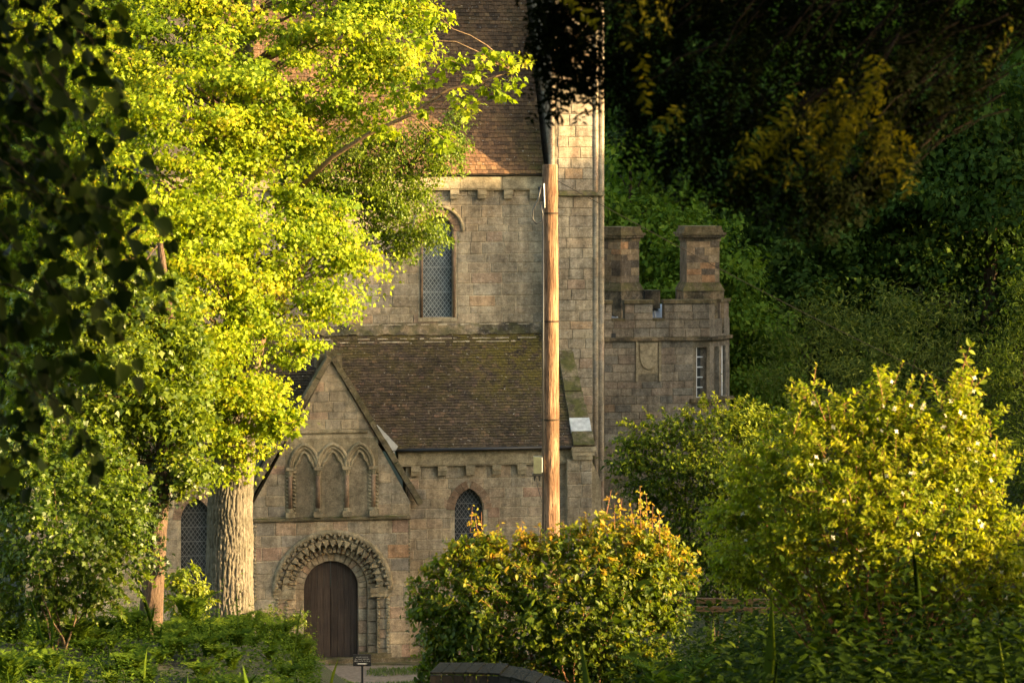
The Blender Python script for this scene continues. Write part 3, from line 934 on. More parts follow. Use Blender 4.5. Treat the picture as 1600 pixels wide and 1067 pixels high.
# ---- the gabled portal
gap_w = CF.w(562, V_P, 517); gfoot = CF.w(789, V_P, 395)
pc = (pL + pR) / 2 - 0.02
spring = CF.w(922, V_P, 517)
d_u = CF.u(517, V_P + 0.5)
RO = [0.87, 1.15, 1.43, 1.74]
arcL, arcR = CF.u(446, V_P), CF.u(591, V_P)
arc0, arc1 = CF.w(807, V_P, 517), CF.w(684, V_P, 517)
outline = [(pL, -0.3), (pR, -0.3), (pR, gfoot), (pc, gap_w), (pL, gfoot)]
pw = fill_slab([outline, arch_pts(d_u, -0.29, spring, RO[3], 0.0, 16), [(arcL, arc0), (arcR, arc0), (arcR, arc1), (arcL, arc1)]], V_P, V_P + 0.55).build('portal_wall', M['mortar'], church)
slope = (gap_w - gfoot) / (pR - pc)
Lf = lambda w: pL if w < gfoot else pc - (gap_w - w) * (pc - pL) / (gap_w - gfoot)
Rf = lambda w: pR if w < gfoot else pc + (gap_w - w) * (pR - pc) / (gap_w - gfoot)
bks = [ArchBlock(d_u, -0.3, spring, RO[3] + 0.08, 0.0), RectBlock(arcL - 0.0, arcR + 0.0, arc0, arc1)]
str_w = CF.w(811, V_P, 517); str2_w = CF.w(674, V_P, 517)
stone_wall(pw, rng, M['stone_portal'], V_P, pL, pR, 0.1, str_w - 0.04, (0.33, 0.46), (0.5, 1.05), bks, single=lambda u, w: u > d_u or w > 1.2)
stone_wall(pw, rng, M['stone_portal'], V_P, pL, pR, str_w + 0.10, str2_w - 0.05, (0.26, 0.36), (0.45, 0.9), bks, L=Lf, R=Rf)
stone_wall(pw, rng, M['stone_portal'], V_P, pL, pR, str2_w + 0.05, gap_w - 0.15, (0.22, 0.34), (0.35, 0.7), [], L=Lf, R=Rf)
mb = MB()
mb.box(pL + .01, pR - .01, V_P + 0.45, V_A + 3.0, gfoot - 1.2, gfoot - 0.1); mb.build('portal_core', M['mortar_dark'], church)
def string(par, ua, ub, wz, v, h=0.13, out=0.1, mat='mossy'):
    mb = MB(); mb.prism([(v - out, wz - h * .3), (v - out, wz + h * .25), (v + .05, wz + h * .6), (v + .05, wz - h * .6), (v - out * .5, wz - h * .6)][::-1], 0, ub - ua)
    mb.v = [(ua + y, x, z) for x, y, z in mb.v]; mb.f = [f[::-1] for f in mb.f]
    return mb.build('string_course', M[mat], par)
string(pw, pL, pR, str_w + 0.02, V_P)
string(pw, Lf(str2_w) + .1, Rf(str2_w) - .1, str2_w, V_P, 0.11, 0.07, 'carved')
# coping of the gable
for sg, (xe) in ((1, pR), (-1, pL)):
    a = Vector((pc, 0, gap_w + 0.05)); b = Vector((xe + sg * 0.30, 0, gfoot - 0.10))
    d = (b - a); Lc = d.length; d.normalize(); nn = Vector((-d.z * sg, 0, d.x * sg)) if False else Vector((-d.z, 0, d.x)) * (1 if sg > 0 else -1)
    if nn.z < 0: nn = -nn
    nst = 7
    for k in range(nst):
        p, q = a + d * (Lc * k / nst + .004), a + d * (Lc * (k + 1) / nst - .004)
        e = rng.uniform(0, 0.02)
        mb = MB(); poly = [p - nn * 0.04, q - nn * 0.04, q + nn * (0.13 + e), p + nn * (0.13 + e)]
        poly = [(v.x, v.z) for v in poly]
        area = sum(poly[i][0]*poly[(i+1)%4][1]-poly[(i+1)%4][0]*poly[i][1] for i in range(4))
        if area < 0: poly = poly[::-1]
        mb.prism(poly, V_P - 0.12, V_P + 0.42, 0.015, 0.02); mb.build('coping_stone', M['mossy'], pw)
# apex finial
mb = MB(); fw = CF.w(582, V_P, 517)
mb.box(pc - 0.17, pc + 0.17, -0.06, 0.34, gap_w - 0.05, gap_w + 0.28)
mb.build('apex_stone', M['mossy'], pw)
mb = MB(); mb.tube([(pc, 0.1, gap_w + 0.27), (pc, 0.1, gap_w + 0.42), (pc + .01, 0.1, gap_w + 0.5), (pc + 0.02, 0.1, gap_w + 0.62)], [0.13, 0.08, 0.09, 0.03], 8); mb.build('finial', M['mossy'], pw, True)
mb = MB(); mb.box(pc - 0.42, pc + 0.40, 0.5, 1.3, gap_w - 0.3, gap_w + 0.12); mb.build('saddle_stone', M['mossy'], pw)
# portal roof behind the gable + lead valleys
mb = MB(); mb.prism([(pL + .02, gfoot - .02), (pR - .02, gfoot - .02), (pc, gap_w - .05)], V_P + 0.40, V_C - 0.3); proof = mb.build('portal_roof', M['tiles_low'], church)
vr = V_A - 0.42
for pts, nm in (([(583, 668), (590, 664), (622, 697), (616, 708), (604, 704)], 0), ([(447, 676), (456, 690), (428, 712), (416, 708)], 1)):
    pp = [CF.at(x, y, vr - (0.0 if nm == 0 else 0.0)) for x, y in pts]
    area = sum(pp[i][0]*pp[(i+1)%len(pp)][1]-pp[(i+1)%len(pp)][0]*pp[i][1] for i in range(len(pp)))
    if area < 0: pp = pp[::-1]
    mb = MB(); mb.prism(pp, vr, vr + 0.10); mb.build('lead_valley', M['lead'], church)
# arcade of three cusped arches
niches = []
for (xa, xb) in ((460, 490), (503, 536), (547, 576)):
    a, b = CF.u(xa, V_P), CF.u(xb, V_P)
    c = (a + b) / 2; hw = (b - a) / 2
    z0 = arc0 + 0.03; zs = CF.w(731, V_P, 517); zt = CF.w(705, V_P, 517)
    hh = zt - zs
    lp = [(c - hw, z0), (c + hw, z0), (c + hw, zs), (c + hw * .93, zs + hh * .18), (c + hw * .80, zs + hh * .36), (c + hw * .60, zs + hh * .47), (c + hw * .50, zs + hh * .52),
          (c + hw * .46, zs + hh * .68), (c + hw * .30, zs + hh * .86), (c, zt), (c - hw * .30, zs + hh * .86), (c - hw * .46, zs + hh * .68), (c - hw * .50, zs + hh * .52), (c - hw * .60, zs + hh * .47),
          (c - hw * .80, zs + hh * .36), (c - hw * .93, zs + hh * .18), (c - hw, zs)]
    niches.append((c, hw, z0, zs, zt, lp))
arcp = fill_slab([[(arcL + .005, arc0 + .005), (arcR - .005, arc0 + .005), (arcR - .005, arc1 - .005), (arcL + .005, arc1 - .005)]] + [n[5] for n in niches], V_P - 0.018, V_P + 0.5).build('arcade_panel', M['carved'], church)
mb = MB(); mb.box(arcL + .006, arcR - .006, V_P + 0.30, V_P + 0.5, arc0 + .006, arc1 - .006); nb = mb.build('niche_back', M['mortar'], church)
for (c, hw, z0, zs, zt, lp) in niches:
    stone_wall(nb, rng, M['stone_portal'], V_P + 0.30, c - hw + .01, c + hw - .01, z0 + 0.02, zt - 0.02, (0.24, 0.34), (0.35, 0.6))
    # moulded arch: inner roll following the cusps, outer pointed hood
    inner = [(x, V_P - 0.03, z) for x, z in lp[2:]]
    MB().tube(inner, 0.045, 6).build('arch_roll', M['carved'], arcp, True)
    mid_ = [(c + (x - c) * 1.26, V_P - 0.02, zs + (z - zs) * 1.22) for x, z in lp[2:]]
    hwo = hw * 1.52; zto = zt + 0.24; npt = 8
    outer = []
    R = hwo * 1.30; am = math.acos((R - hwo) / R); hsc = (zto - zs) / (R * math.sin(am))
    for k in range(npt + 1):
        a = am * k / npt; outer.append((c + hwo - R + R * math.cos(a), V_P - 0.05, zs + R * math.sin(a) * hsc))
    outer += [(2 * c - x, y, z) for x, y, z in outer[-2::-1]]
    MB().tube(outer, 0.060, 6).build('hood_mould', M['carved'], arcp, True)
    md = [(c + (x - c) * 0.84, y + 0.02, zs + (z - zs) * 0.86) for x, y, z in outer]
    MB().tube(md, 0.05, 6).build('arch_roll', M['carved'], arcp, True)
cols = [CF.u(453, V_P), CF.u(496.5, V_P), CF.u(541.5, V_P), CF.u(583, V_P)]
zs = niches[0][3]
for u in cols:
    MB().tube([(u, V_P - 0.05, arc0 + 0.27), (u, V_P - 0.05, zs - 0.1)], 0.07, 12).build('shaft', M['band_red'], arcp, True)
    mb = MB(); mb.tube([(u, V_P - .05, zs - 0.22), (u, V_P - .05, zs - 0.16), (u, V_P - .05, zs - .04), ], [0.075, 0.09, 0.125], 10); mb.box(u - .15, u + .15, V_P - .19, V_P + .05, zs - .04, zs + .05); mb.build('capital', M['carved'], arcp)
    mb = MB(); mb.box(u - .14, u + .14, V_P - .18, V_P + .05, arc0 + .01, arc0 + .18); mb.tube([(u, V_P - .05, arc0 + .17), (u, V_P - .05, arc0 + .23), (u, V_P - .05, arc0 + .29)], [0.12, 0.11, 0.07], 10); mb.build('shaft_base', M['carved'], arcp)
def dogtooth(par, u, v, z0, z1, s=0.07, step=0.115, dirx=1, mat='carved'):
    mb = MB(); z = z0
    while z < z1:
        mb.add([(u - s, v, z), (u + s, v, z), (u + s, v, z + step * .8), (u - s, v, z + step * .8), (u + dirx * s * .4, v - s * 1.1, z + step * .25)], [(0,1,4),(1,2,4),(2,3,4),(3,0,4)])
        z += step
    return mb.build('dogtooth_moulding', M[mat], par, kind='stuff')
dogtooth(arcp, CF.u(448.5, V_P), V_P - .02, arc0 + .1, zs - .1); dogtooth(arcp, CF.u(459, V_P), V_P - .02, arc0 + .1, zs - .1)
dogtooth(arcp, CF.u(578, V_P), V_P - .02, arc0 + .2, zs - .1); dogtooth(arcp, CF.u(588, V_P), V_P - .02, arc0 + .2, zs - .1)
dogtooth(pw, pL + 0.03, V_P - .01, spring - 0.3, str_w - .1, 0.08, 0.13); dogtooth(pw, pR - 0.03, V_P - .01, 0.3, str_w - .1, 0.035, 0.12)
# the round doorway: stepped orders
arch = MB(); arch.add([], [])
ab = fill_slab([arch_pts(d_u, -0.28, spring, RO[3] + 0.02, 0, 16), arch_pts(d_u, -0.27, spring, RO[0] + 0.01, 0, 16)], V_P + 0.62, V_P + 0.80).build('door_arch', M['mortar_dark'], church)
def order(r0, r1, v0, v1, n, mat, jh=0.36, ch=0.02):
    for k in range(n):
        a0, a1 = math.pi * k / n, math.pi * (k + 1) / n
        e = rng.uniform(-.008, .008)
        wedge(d_u, spring, r0, r1 - .006, a0 + .005, a1 - .005, v0 + e, v1, ch, 2).build('voussoir', mat, ab)
    for sg in (1, -1):
        z = 0.12
        while z < spring - 0.05:
            h = jh * rng.uniform(.8, 1.2)
            if z + h > spring - .15: h = spring - z
            a, b = sorted((d_u + sg * r0, d_u + sg * (r1 - .006)))
            mb = MB(); mb.prism([(a, z + .005), (b, z + .005), (b, z + h - .006), (a, z + h - .006)], v0 + rng.uniform(-.008, .008), v1, ch, ch); mb.build('jamb_stone', mat, ab)
            z += h
order(RO[0], RO[1], V_P + 0.40, V_P + 0.78, 17, M['stone_portal'])
order(RO[1], RO[2], V_P + 0.20, V_P + 0.70, 26, M['stone_portal'], ch=0.035)
order(RO[2], RO[3] + 0.02, V_P + 0.04, V_P + 0.66, 15, M['stone_portal'])
# zigzag teeth, beakhead roll, billet hood
nt_ = 21
for k in range(nt_):
    a = math.pi * (k + 0.5) / nt_; da = math.pi / nt_ * 0.47
    P_ = lambda r, an: (d_u + r * math.cos(an), spring + r * math.sin(an))
    poly = [P_(RO[2] - 0.10, a), P_(RO[2] + 0.14, a - da), P_(RO[3] - 0.12, a - da), P_(RO[3] - 0.12, a + da), P_(RO[2] + 0.14, a + da)]
    mb = MB(); mb.prism(poly, V_P - 0.05, V_P + 0.10, 0.02, 0.03); mb.build('chevron', M['carved'], ab)
mb = MB()
for k in range(26):
    a = math.pi * (k + .5) / 26; da = math.pi / 26 * .32
    for (ra, rb) in ((RO[1] + .02, RO[1] + .10), (RO[1] + .13, RO[2] - .04)):
        poly = [P_(rb, a - da), P_(rb, a + da), P_(ra, a + da), P_(ra, a - da)]
        mb.prism(poly, V_P + 0.155, V_P + 0.23, 0.02, 0.02)
mb.build('beakhead_moulding', M['carved'], ab, kind='stuff')
hd = [(d_u + (RO[3] + .10) * math.cos(math.pi * k / 36), V_P - .03, spring + (RO[3] + .10) * math.sin(math.pi * k / 36)) for k in range(37)]
MB().tube(hd, 0.09, 8).build('hood_mould', M['carved'], ab, True)
mb = MB()
for k in range(44):
    a = math.pi * (k + .5) / 44; da = math.pi / 44 * .36
    r_ = RO[3] - .03 if k % 2 else RO[3] + .05
    mb.prism([P_(r_ + .07, a - da), P_(r_ + .07, a + da), P_(r_ - .05, a + da), P_(r_ - .05, a - da)], V_P - .12, V_P - .01, 0.02, 0.02)
mb.build('billet_moulding', M['carved'], ab, kind='stuff')
for sg in (1, -1):   # imposts and dogtooth shafts
    a, b = sorted((d_u + sg * (RO[1] + .04), d_u + sg * (RO[3] + .16)))
    mb = MB(); mb.box(a, b, V_P - .06, V_P + .3, spring - .10, spring + .05); mb.box(a + .02, b - .06, V_P - .04, V_P + .3, spring - .24, spring - .10); mb.build('impost', M['carved'], ab)
    dogtooth(ab, d_u + sg * (RO[3] + .02), V_P - .02, .35, spring - .25, .06, .115)
    dogtooth(ab, d_u + sg * (RO[2] + .03), V_P + .03, .35, spring - .25, .05, .115)
    mb = MB(); mb.box(*sorted((d_u + sg * (RO[0] + .02), d_u + sg * (RO[3] + .14))), V_P - .05, V_P + .5, 0.0, .3); mb.build('jamb_base', M['mossy'], ab)
# oak door: planks
door = MB(); door.box(d_u - .84, d_u + .84, V_P + .66, V_P + .70, 0.02, spring); door = door.build('door', M['door'], church)
npl = 8; blk = ArchBlock(d_u, 0, spring, RO[0] + .03, 0)
for k in range(npl):
    a, b = d_u - .87 + 1.74 * k / npl + .004, d_u - .87 + 1.74 * (k + 1) / npl - .004
    if k == 3: b -= .006
    if k == 4: a += .006
    h = lambda x: spring + math.sqrt(max((RO[0] + .02) ** 2 - (x - d_u) ** 2, 0))
    poly = [(a, .02), (b, .02)] + [(b + (a - b) * q / 3, h(b + (a - b) * q / 3)) for q in range(4)]
    mb = MB(); mb.prism(poly, V_P + .615 + rng.uniform(-.004, .004), V_P + .655, .008, .008); mb.build('plank', M['door'], door)
mb = MB(); mb.box(d_u - 2.6, d_u + 3.2, V_P - .55, V_P + .62, -.2, .03); mb.build('doorstep', M['mossy'], church)
mb = MB(); mb.box(pL - .1, pR + .12, V_P - .13, V_P + .3, -.2, .16); mb.build('plinth', M['mossy'], church)

# ---- overgrown leafy tuft on the aisle verge is added with the plants

# ================================================================== the manor house
HO = W(1040, 700, 104.0)
HF = Frame(HO.x, HO.y, 8.0)
house = empty('manor_house', (HO.x, HO.y, gz(HO.x, HO.y)), HF.yaw, 'grey stone crenellated house with two chimneys right of the church', 'house')
hz = gz(HO.x, HO.y)
hw_ = lambda py, px=1040, v=0: HF.w(py, v, px) - hz
hu = lambda px, v=0: HF.u(px, v)
hL, hC = hu(925), hu(1109)
w_top, w_str_h, w_mer = hw_(500), hw_(530), hw_(470)
cant = 1.15                       # canted corner: goes back as far as it goes right
hw0, hw1, hs0, hs1 = hu(1088), hu(1104), hw_(622), hw_(543)
mb = fill_slab([[(hL, -.5), (hC, -.5), (hC, w_top), (hL, w_top)], [(hw0, hs0), (hw1, hs0), (hw1, hs1), (hw0, hs1)]], 0, .6)
hwall = mb.build('front_wall', M['mortar_dark'], house)
panL, panR, panB, panT = hu(993), hu(1033), hw_(583), hw_(531)
rb = [RectBlock(hw0 - .12, hw1 + .10, hs0 - .05, hs1 + .14), RectBlock(panL, panR, panB, panT + .3)]
stone_wall(hwall, rng, M['stone_house'], 0, hu(944), hC, hw_(700), w_str_h - .06, (.24, .34), (.4, .95), rb, single=lambda u, w: w > hw_(668))
stone_wall(hwall, rng, M['stone_house'], 0, hu(944), hC, w_str_h + .08, w_top - .02, (.28, .36), (.5, 1.0))
# canted face
ang = math.atan2(1.0, 1.0)
cf = bpy.data.objects.new('canted_wall', None)
cface_len = 1.55
mbc = fill_slab([[(0, -.5), (cface_len, -.5), (cface_len, w_top), (0, w_top)], [(.35, hs0), (1.25, hs0), (1.25, hs1), (.35, hs1)]], 0, .5)
rot = Matrix.Rotation(RAD(50), 4, 'Z')
mbc.v = [tuple(rot @ Vector(p) + Vector((hC, 0, 0))) for p in mbc.v]
canted = mbc.build('canted_wall', M['stone_house'], house)
bpy.data.objects.remove(cf)
def canted_part(mb, name, mat, par=house):
    mb.v = [tuple(rot @ Vector(p) + Vector((hC, 0, 0))) for p in mb.v]
    return mb.build(name, mat, par)
canted_part(MB().box(.35, 1.25, .2, .23, hs0, hs1), 'window_glass', M['glass_dark'])
mb = MB()
for x in (.40, .74, 1.12): mb.box(x, x + .07, .10, .16, hs0, hs1)
canted_part(mb, 'window_bars', M['white'])
canted_part(MB().box(.70, .86, -.02, .2, hs0, hs1), 'mullion', M['stone_house'])
# front window
hwin = MB().box(hw0, hw1, .25, .28, hs0, hs1).build('window', M['glass_dark'], house)
mb = MB(); fwid = .06
mb.box(hw0, hw0 + fwid, .17, .24, hs0, hs1)
for k in range(6):
    z = hs0 + (hs1 - hs0) * k / 5
    mb.box(hw0 + fwid, hw1, .19, .23, z - .02, z + .02)
mb.build('frame', M['white'], hwin)
MB().box(hw0 - .25, hC + .05, -.16, .2, hs0 - .16, hs0 - .03).build('sill', M['mossy'], hwin)
canted_part(MB().box(-.05, cface_len + .1, -.16, .2, hs0 - .16, hs0 - .03), 'sill', M['mossy'])
# string, parapet, merlons
MB().box(hL, hC + .03, -.12, .2, w_str_h - .05, w_str_h + .07).build('string_course', M['sooty'], house)
canted_part(MB().box(-.03, cface_len + .05, -.12, .2, w_str_h - .05, w_str_h + .07), 'string_course', M['sooty'])
for (xa, xb) in ((925, 956), (976.5, 1020), (1038, 1109)):
    a, b = hu(xa), hu(xb)
    mr = MB().box(a, b, .03, .45, w_top, w_mer - .10).build('merlon', M['mortar_dark'], house)
    stone_wall(mr, rng, M['stone_house'], .03, a, b, w_top + .005, w_mer - .11, (.25, .3), (.45, .9))
    MB().box(a - .03, b + .03, -.05, .52, w_mer - .095, w_mer + .03).build('merlon_coping', M['mossy'], mr)
for (xa, xb) in ((956, 976.5), (1020, 1038)):
    MB().box(hu(xa), hu(xb), -.04, .5, w_top - .03, w_top + .06).build('crenel_sill', M['mossy'], house)
canted_part(MB().box(0, .45, .03, .4, w_top, w_mer - .1), 'merlon', M['stone_house']); canted_part(MB().box(-.03, .48, -.04, .45, w_mer - .1, w_mer + .02), 'merlon_coping', M['mossy'])
canted_part(MB().box(.85, cface_len, .03, .4, w_top, w_mer - .1), 'merlon', M['stone_house']); canted_part(MB().box(.82, cface_len + .03, -.04, .45, w_mer - .1, w_mer + .02), 'merlon_coping', M['mossy'])
# shield panel
pb = MB(); t = .09
pb.box(panL, panL + t, -.07, .05, panB - .28, panT); pb.box(panR - t, panR, -.07, .05, panB - .28, panT); pb.box(panL - .06, panR + .06, -.08, .05, panT, panT + .1)
panel = pb.build('shield_panel', M['band'], house)
MB().box(panL + t + .004, panR - t - .004, -.015, .05, panB - .02, panT - .004).build('panel_slab', M['carved'], panel)
sx0, sx1, sy0, sy1 = hu(997), hu(1029), hw_(578), hw_(535.5)
scx = (sx0 + sx1) / 2; shw = (sx1 - sx0) / 2 * .9; sht = sy1 - sy0
sh = [(scx - shw, sy1)] + [(scx - shw * math.sqrt(max(0, 1 - (q / 8) ** 2.4)), sy1 - sht * (.35 + .65 * q / 8)) for q in range(0, 9)]
sh += [(2 * scx - x, z) for x, z in sh[-2::-1]]
mb = MB(); mb.prism(sh, -.06, .02, .03, .03); mb.build('shield', M['band'], panel)
MB().box(hu(955), hu(962), -.03, .05, hw_(527), hw_(520)).build('drain_outlet', M['iron'], house)
# body and lead roof
mb = MB(); mb.box(hL, hC - .2, .5, 8, -.5, w_top - .25); mb.build('house_body', M['mortar_dark'], house)
mb = MB(); mb.prism([(.6, w_top - .2), (3.2, w_top + .42), (3.2, w_top - .2)], 0, 4.3)
mb.v = [(hL + 0.4 + y, x, z) for x, y, z in mb.v]; lroof = mb.build('lead_roof', M['lead_roof'], house)
d_ = Vector((0, 2.6, .62)).normalized(); n_ = Vector((0, -d_.z, d_.y))
for k in range(9):
    u = hL + .6 + k * .48
    a = Vector((u, .6, w_top - .2)) + n_ * .02; b = Vector((u + .35, 3.15, w_top + .40)) + n_ * .02
    MB().tube([a, b], .035, 6).build('lead_roll', M['lead'], lroof, True)
# chimneys
def chimney(px0, px1, pyb, pyt, v, yaw, par=house):
    a, b = HF.u(px0, v), HF.u(px1, v)
    c = (a + b) / 2; w2 = (b - a) / 2
    zb, zt = HF.w(pyb, v, px0) - hz, HF.w(pyt, v, px0) - hz
    ch = zt - zb
    parts = []
    R_ = Matrix.Rotation(RAD(yaw), 4, 'Z')
    def put(mb, name, mat, parent):
        mb.v = [tuple(R_ @ Vector(p) + Vector((c, v + w2, 0))) for p in mb.v]
        return mb.build(name, mat, parent)
    s2 = w2 * .78
    root = put(MB().box(-s2, s2, -s2, s2, zb - .9, zt - .12), 'chimney', M['mortar_dark'], par)
    put(MB().box(-w2 * .96, w2 * .96, -w2 * .96, w2 * .96, zb - 1.2, zb + ch * .13), 'chimney_plinth', M['sooty'], root)
    m = MB(); q0, q1 = w2, w2 * .80
    z0, z1 = zb + ch * .13, zb + ch * .24
    m.add([(-q0,-q0,z0),(q0,-q0,z0),(q0,q0,z0),(-q0,q0,z0),(-q1,-q1,z1),(q1,-q1,z1),(q1,q1,z1),(-q1,q1,z1)], [(0,3,2,1),(4,5,6,7),(0,1,5,4),(1,2,6,5),(2,3,7,6),(3,0,4,7)])
    put(m, 'weathered_ledge', M['mossy'], root)
    # blocks on the two faces one can see
    z = z1 + .01; top = zt - ch * .20
    while z < top - .05:
        h = rng.uniform(.20, .30)
        if z + h > top - .12: h = top - z
        x = -s2; 
        while x < s2 - .02:
            wd = rng.uniform(.3, .6)
            if x + wd > s2 - .15: wd = s2 - x
            for face in (0, 1):
                bx = MB().box(x + .006, x + wd - .006, -s2 - .02, -s2 + .02, z + .006, z + h - .008)
                if face: bx.v = [(-yy_, -xx_, zz_) if False else (yy_, -xx_, zz_) for xx_, yy_, zz_ in bx.v]
                if face == 0 or yaw != 0: put(bx, 'stone', M['stone_chimney'], root)
            x += wd
        z += h
    capz = zt - ch * .20
    for k, (dz0, dz1, ex) in enumerate(((0, .25, .84), (.26, .48, .98), (.49, .76, .92), (.77, 1.0, .86))):
        put(MB().box(-w2 * ex, w2 * ex, -w2 * ex, w2 * ex, capz + ch * .2 * dz0, capz + ch * .2 * dz1), 'cap_moulding', M['sooty'] if k < 2 else M['mossy'], root)
    put(MB().box(-w2 * 1.05, w2 * 1.05, -w2 * 1.05, w2 * 1.05, capz + ch * .085, capz + ch * .115), 'cap_moulding', M['mossy'], root)
    return root
c1 = chimney(1067, 1133, 470, 354, .7, 0)
c2 = chimney(946, 1000, 470, 355, 1.6, 38)
c1['label'] = 'square chimney at the house corner with orange stone patches'; c2['label'] = 'chimney beside the church buttress with dark brick-like courses'
MB().box(hu(1006, 2.4), hu(1030, 2.4), 2.2, 2.8, w_mer - .4, w_mer + .28).build('roof_kerb', M['sooty'], house)

# ================================================================== foliage tools
T_TRI = (np.array([(0,0,0),(.5,.36,-.10),(.24,.52,-.03),(0,1,-.12),(-.24,.52,-.03),(-.5,.36,-.10)], float), [(0,1,2,3),(0,3,4,5)])
T_MAP = (np.array([(0,.05,0),(.34,.0,-.06),(.30,.24,-.02),(.58,.44,-.12),(.26,.56,-.03),(0,1,-.14),(-.26,.56,-.03),(-.58,.44,-.12),(-.30,.24,-.02),(-.34,0,-.06)], float), [(0,1,2,3,4,5),(0,5,6,7,8,9)])
T_OV = (np.array([(0,0,0),(.27,.30,.06),(.24,.65,.03),(0,1,-.10),(-.24,.65,.03),(-.27,.30,.06)], float), [(0,1,2,3),(0,3,4,5)])
T_DIA = (np.array([(0,0,0),(.33,.45,.06),(0,1,-.08),(-.33,.45,.06)], float), [(0,1,2),(0,2,3)])
T_LONG = (np.array([(0,0,0),(.10,.35,.03),(.08,.7,.0),(0,1,-.08),(-.08,.7,0),(-.10,.35,.03)], float), [(0,1,2,3),(0,3,4,5)])

def unit(a):
    return a / (np.linalg.norm(a, axis=1, keepdims=True) + 1e-9)

class Leaves:
    def __init__(self): self.parts = []
    def add(self, P, D, Nn, size, tint, tmpl):
        self.parts.append((np.asarray(P, float), np.asarray(D, float), np.asarray(Nn, float), np.asarray(size, float), np.asarray(tint, float), tmpl))
    def count(self): return sum(len(p[0]) for p in self.parts)
    def mesh(self, name, mat):
        VV = []; LI = []; LS = []; TT = []; off = 0
        for P, D, Nn, size, tint, (tv, tf) in self.parts:
            y = unit(D); x = unit(np.cross(y, Nn)); z = np.cross(x, y)
            v = P[:, None, :] + size[:, None, None] * (tv[None, :, 0:1] * x[:, None, :] + tv[None, :, 1:2] * y[:, None, :] + tv[None, :, 2:3] * z[:, None, :])
            n, m = len(P), len(tv)
            VV.append(v.reshape(-1, 3)); TT.append(np.repeat(tint, m))
            k = len(tf[0])
            f = np.array(tf)[None, :, :] + (np.arange(n) * m + off)[:, None, None]
            LI.append(f.reshape(-1)); LS.append(np.full(n * len(tf), k)); off += n * m
        V = np.concatenate(VV).astype(np.float32); L = np.concatenate(LI).astype(np.int32); S = np.concatenate(LS).astype(np.int32)
        me = bpy.data.meshes.new(name)
        me.vertices.add(len(V)); me.vertices.foreach_set('co', V.ravel())
        me.loops.add(len(L)); me.loops.foreach_set('vertex_index', L)
        me.polygons.add(len(S))
        st = np.concatenate([[0], np.cumsum(S)[:-1]]).astype(np.int32)
        me.polygons.foreach_set('loop_start', st)
        me.update(calc_edges=True)
        set_tint(me, np.concatenate(TT))
        me.materials.append(mat)
        return me
    def build(self, name, mat, parent=None, kind=None, loc=None):
        o = link(name, self.mesh(name, mat), parent, loc)
        if kind: o['kind'] = kind
        return o

def clumps(L, g, C, R, per, leaf, tmpl, flat=0.55, droop=0.5, sub=10, subr=0.28, tmean=0.5, tvar=0.22, up=0.9, centre=None, outw=0.6, hollow=0.45):
    """two-level leaf masses: clump centres C with radius R -> sprays -> leaves"""
    C = np.asarray(C, float); n = len(C)
    R = np.broadcast_to(np.asarray(R, float), (n,))
    ns = max(1, int(per / sub))
    d = unit(g.normal(size=(n, ns, 3)).reshape(-1, 3)).reshape(n, ns, 3)
    rr = (hollow + (1 - hollow) * g.random((n, ns, 1)) ** 0.6)
    S = C[:, None, :] + d * rr * R[:, None, None] * np.array([1, 1, flat])
    outd = d * np.array([1, 1, .6])
    ct = np.clip(tmean + g.normal(0, tvar * .6, (n, 1)) + g.normal(0, tvar * .5, (n, ns)), 0, 1)
    S = np.repeat(S.reshape(-1, 3), sub, 0); O = np.repeat(outd.reshape(-1, 3), sub, 0); ct = np.repeat(ct.reshape(-1), sub)
    m = len(S)
    P = S + g.normal(0, 1, (m, 3)) * subr * np.array([1, 1, .6]) * np.repeat(R, ns * sub)[:, None]
    D = unit(O * outw + g.normal(0, .55, (m, 3)) + np.array([0, 0, -droop]))
    Nn = np.array([0, 0, up]) + O * .5 + g.normal(0, .45, (m, 3))
    if centre is not None:
        ov = P - np.asarray(centre, float); ov[:, 2] *= .35
        Nn = Nn + unit(ov) * .5
    Nn = unit(Nn)
    sz = leaf * np.clip(g.normal(.95, .28, m), .4, 1.7)
    L.add(P, D, Nn, sz, np.clip(ct + g.normal(0, tvar * .6, m), 0, 1), tmpl)

def shoots(L, mb, g, S, Dv, ln, nleaf, leaf, tmpl, tm=.5, tv=.2, curve=.25, tip=.25, stem=.006):
    S = np.asarray(S, float); Dv = unit(np.asarray(Dv, float)); n = len(S)
    t = np.linspace(.12, 1, nleaf)
    P = S[:, None] + Dv[:, None] * ln[:, None, None] * t[None, :, None]
    P[:, :, 2] -= curve * ln[:, None] * t[None] ** 2
    sd = unit(np.cross(Dv, g.normal(0, 1, (n, 3))))
    ang = (np.arange(nleaf) * 2.4)[None, :, None]
    s2 = np.cross(Dv, sd)
    ring_ = sd[:, None] * np.cos(ang) + s2[:, None] * np.sin(ang)
    D = ring_ + Dv[:, None] * .7 + g.normal(0, .25, (n, nleaf, 3)) + np.array([0, 0, -.15])
    Nn = np.array([0, 0, .7]) + Dv[:, None] * .3 + ring_ * -.2 + g.normal(0, .45, (n, nleaf, 3))
    ti = np.clip(tm + g.normal(0, tv, (n, 1)) + tip * (t[None] - .4) + g.normal(0, tv * .5, (n, nleaf)), 0, 1)
    sz = leaf * np.clip(g.normal(1, .25, (n, nleaf)), .45, 1.6) * (1.1 - .45 * t[None])
    L.add(P.reshape(-1, 3), D.reshape(-1, 3), unit(Nn.reshape(-1, 3)), sz.reshape(-1), ti.reshape(-1), tmpl)
    if mb is not None:
        for i in range(n):
            q = [Vector(S[i]), Vector(P[i, nleaf // 2]), Vector(P[i, -1])]
            mb.tube(q, [stem, stem * .75, stem * .35], 3, False)

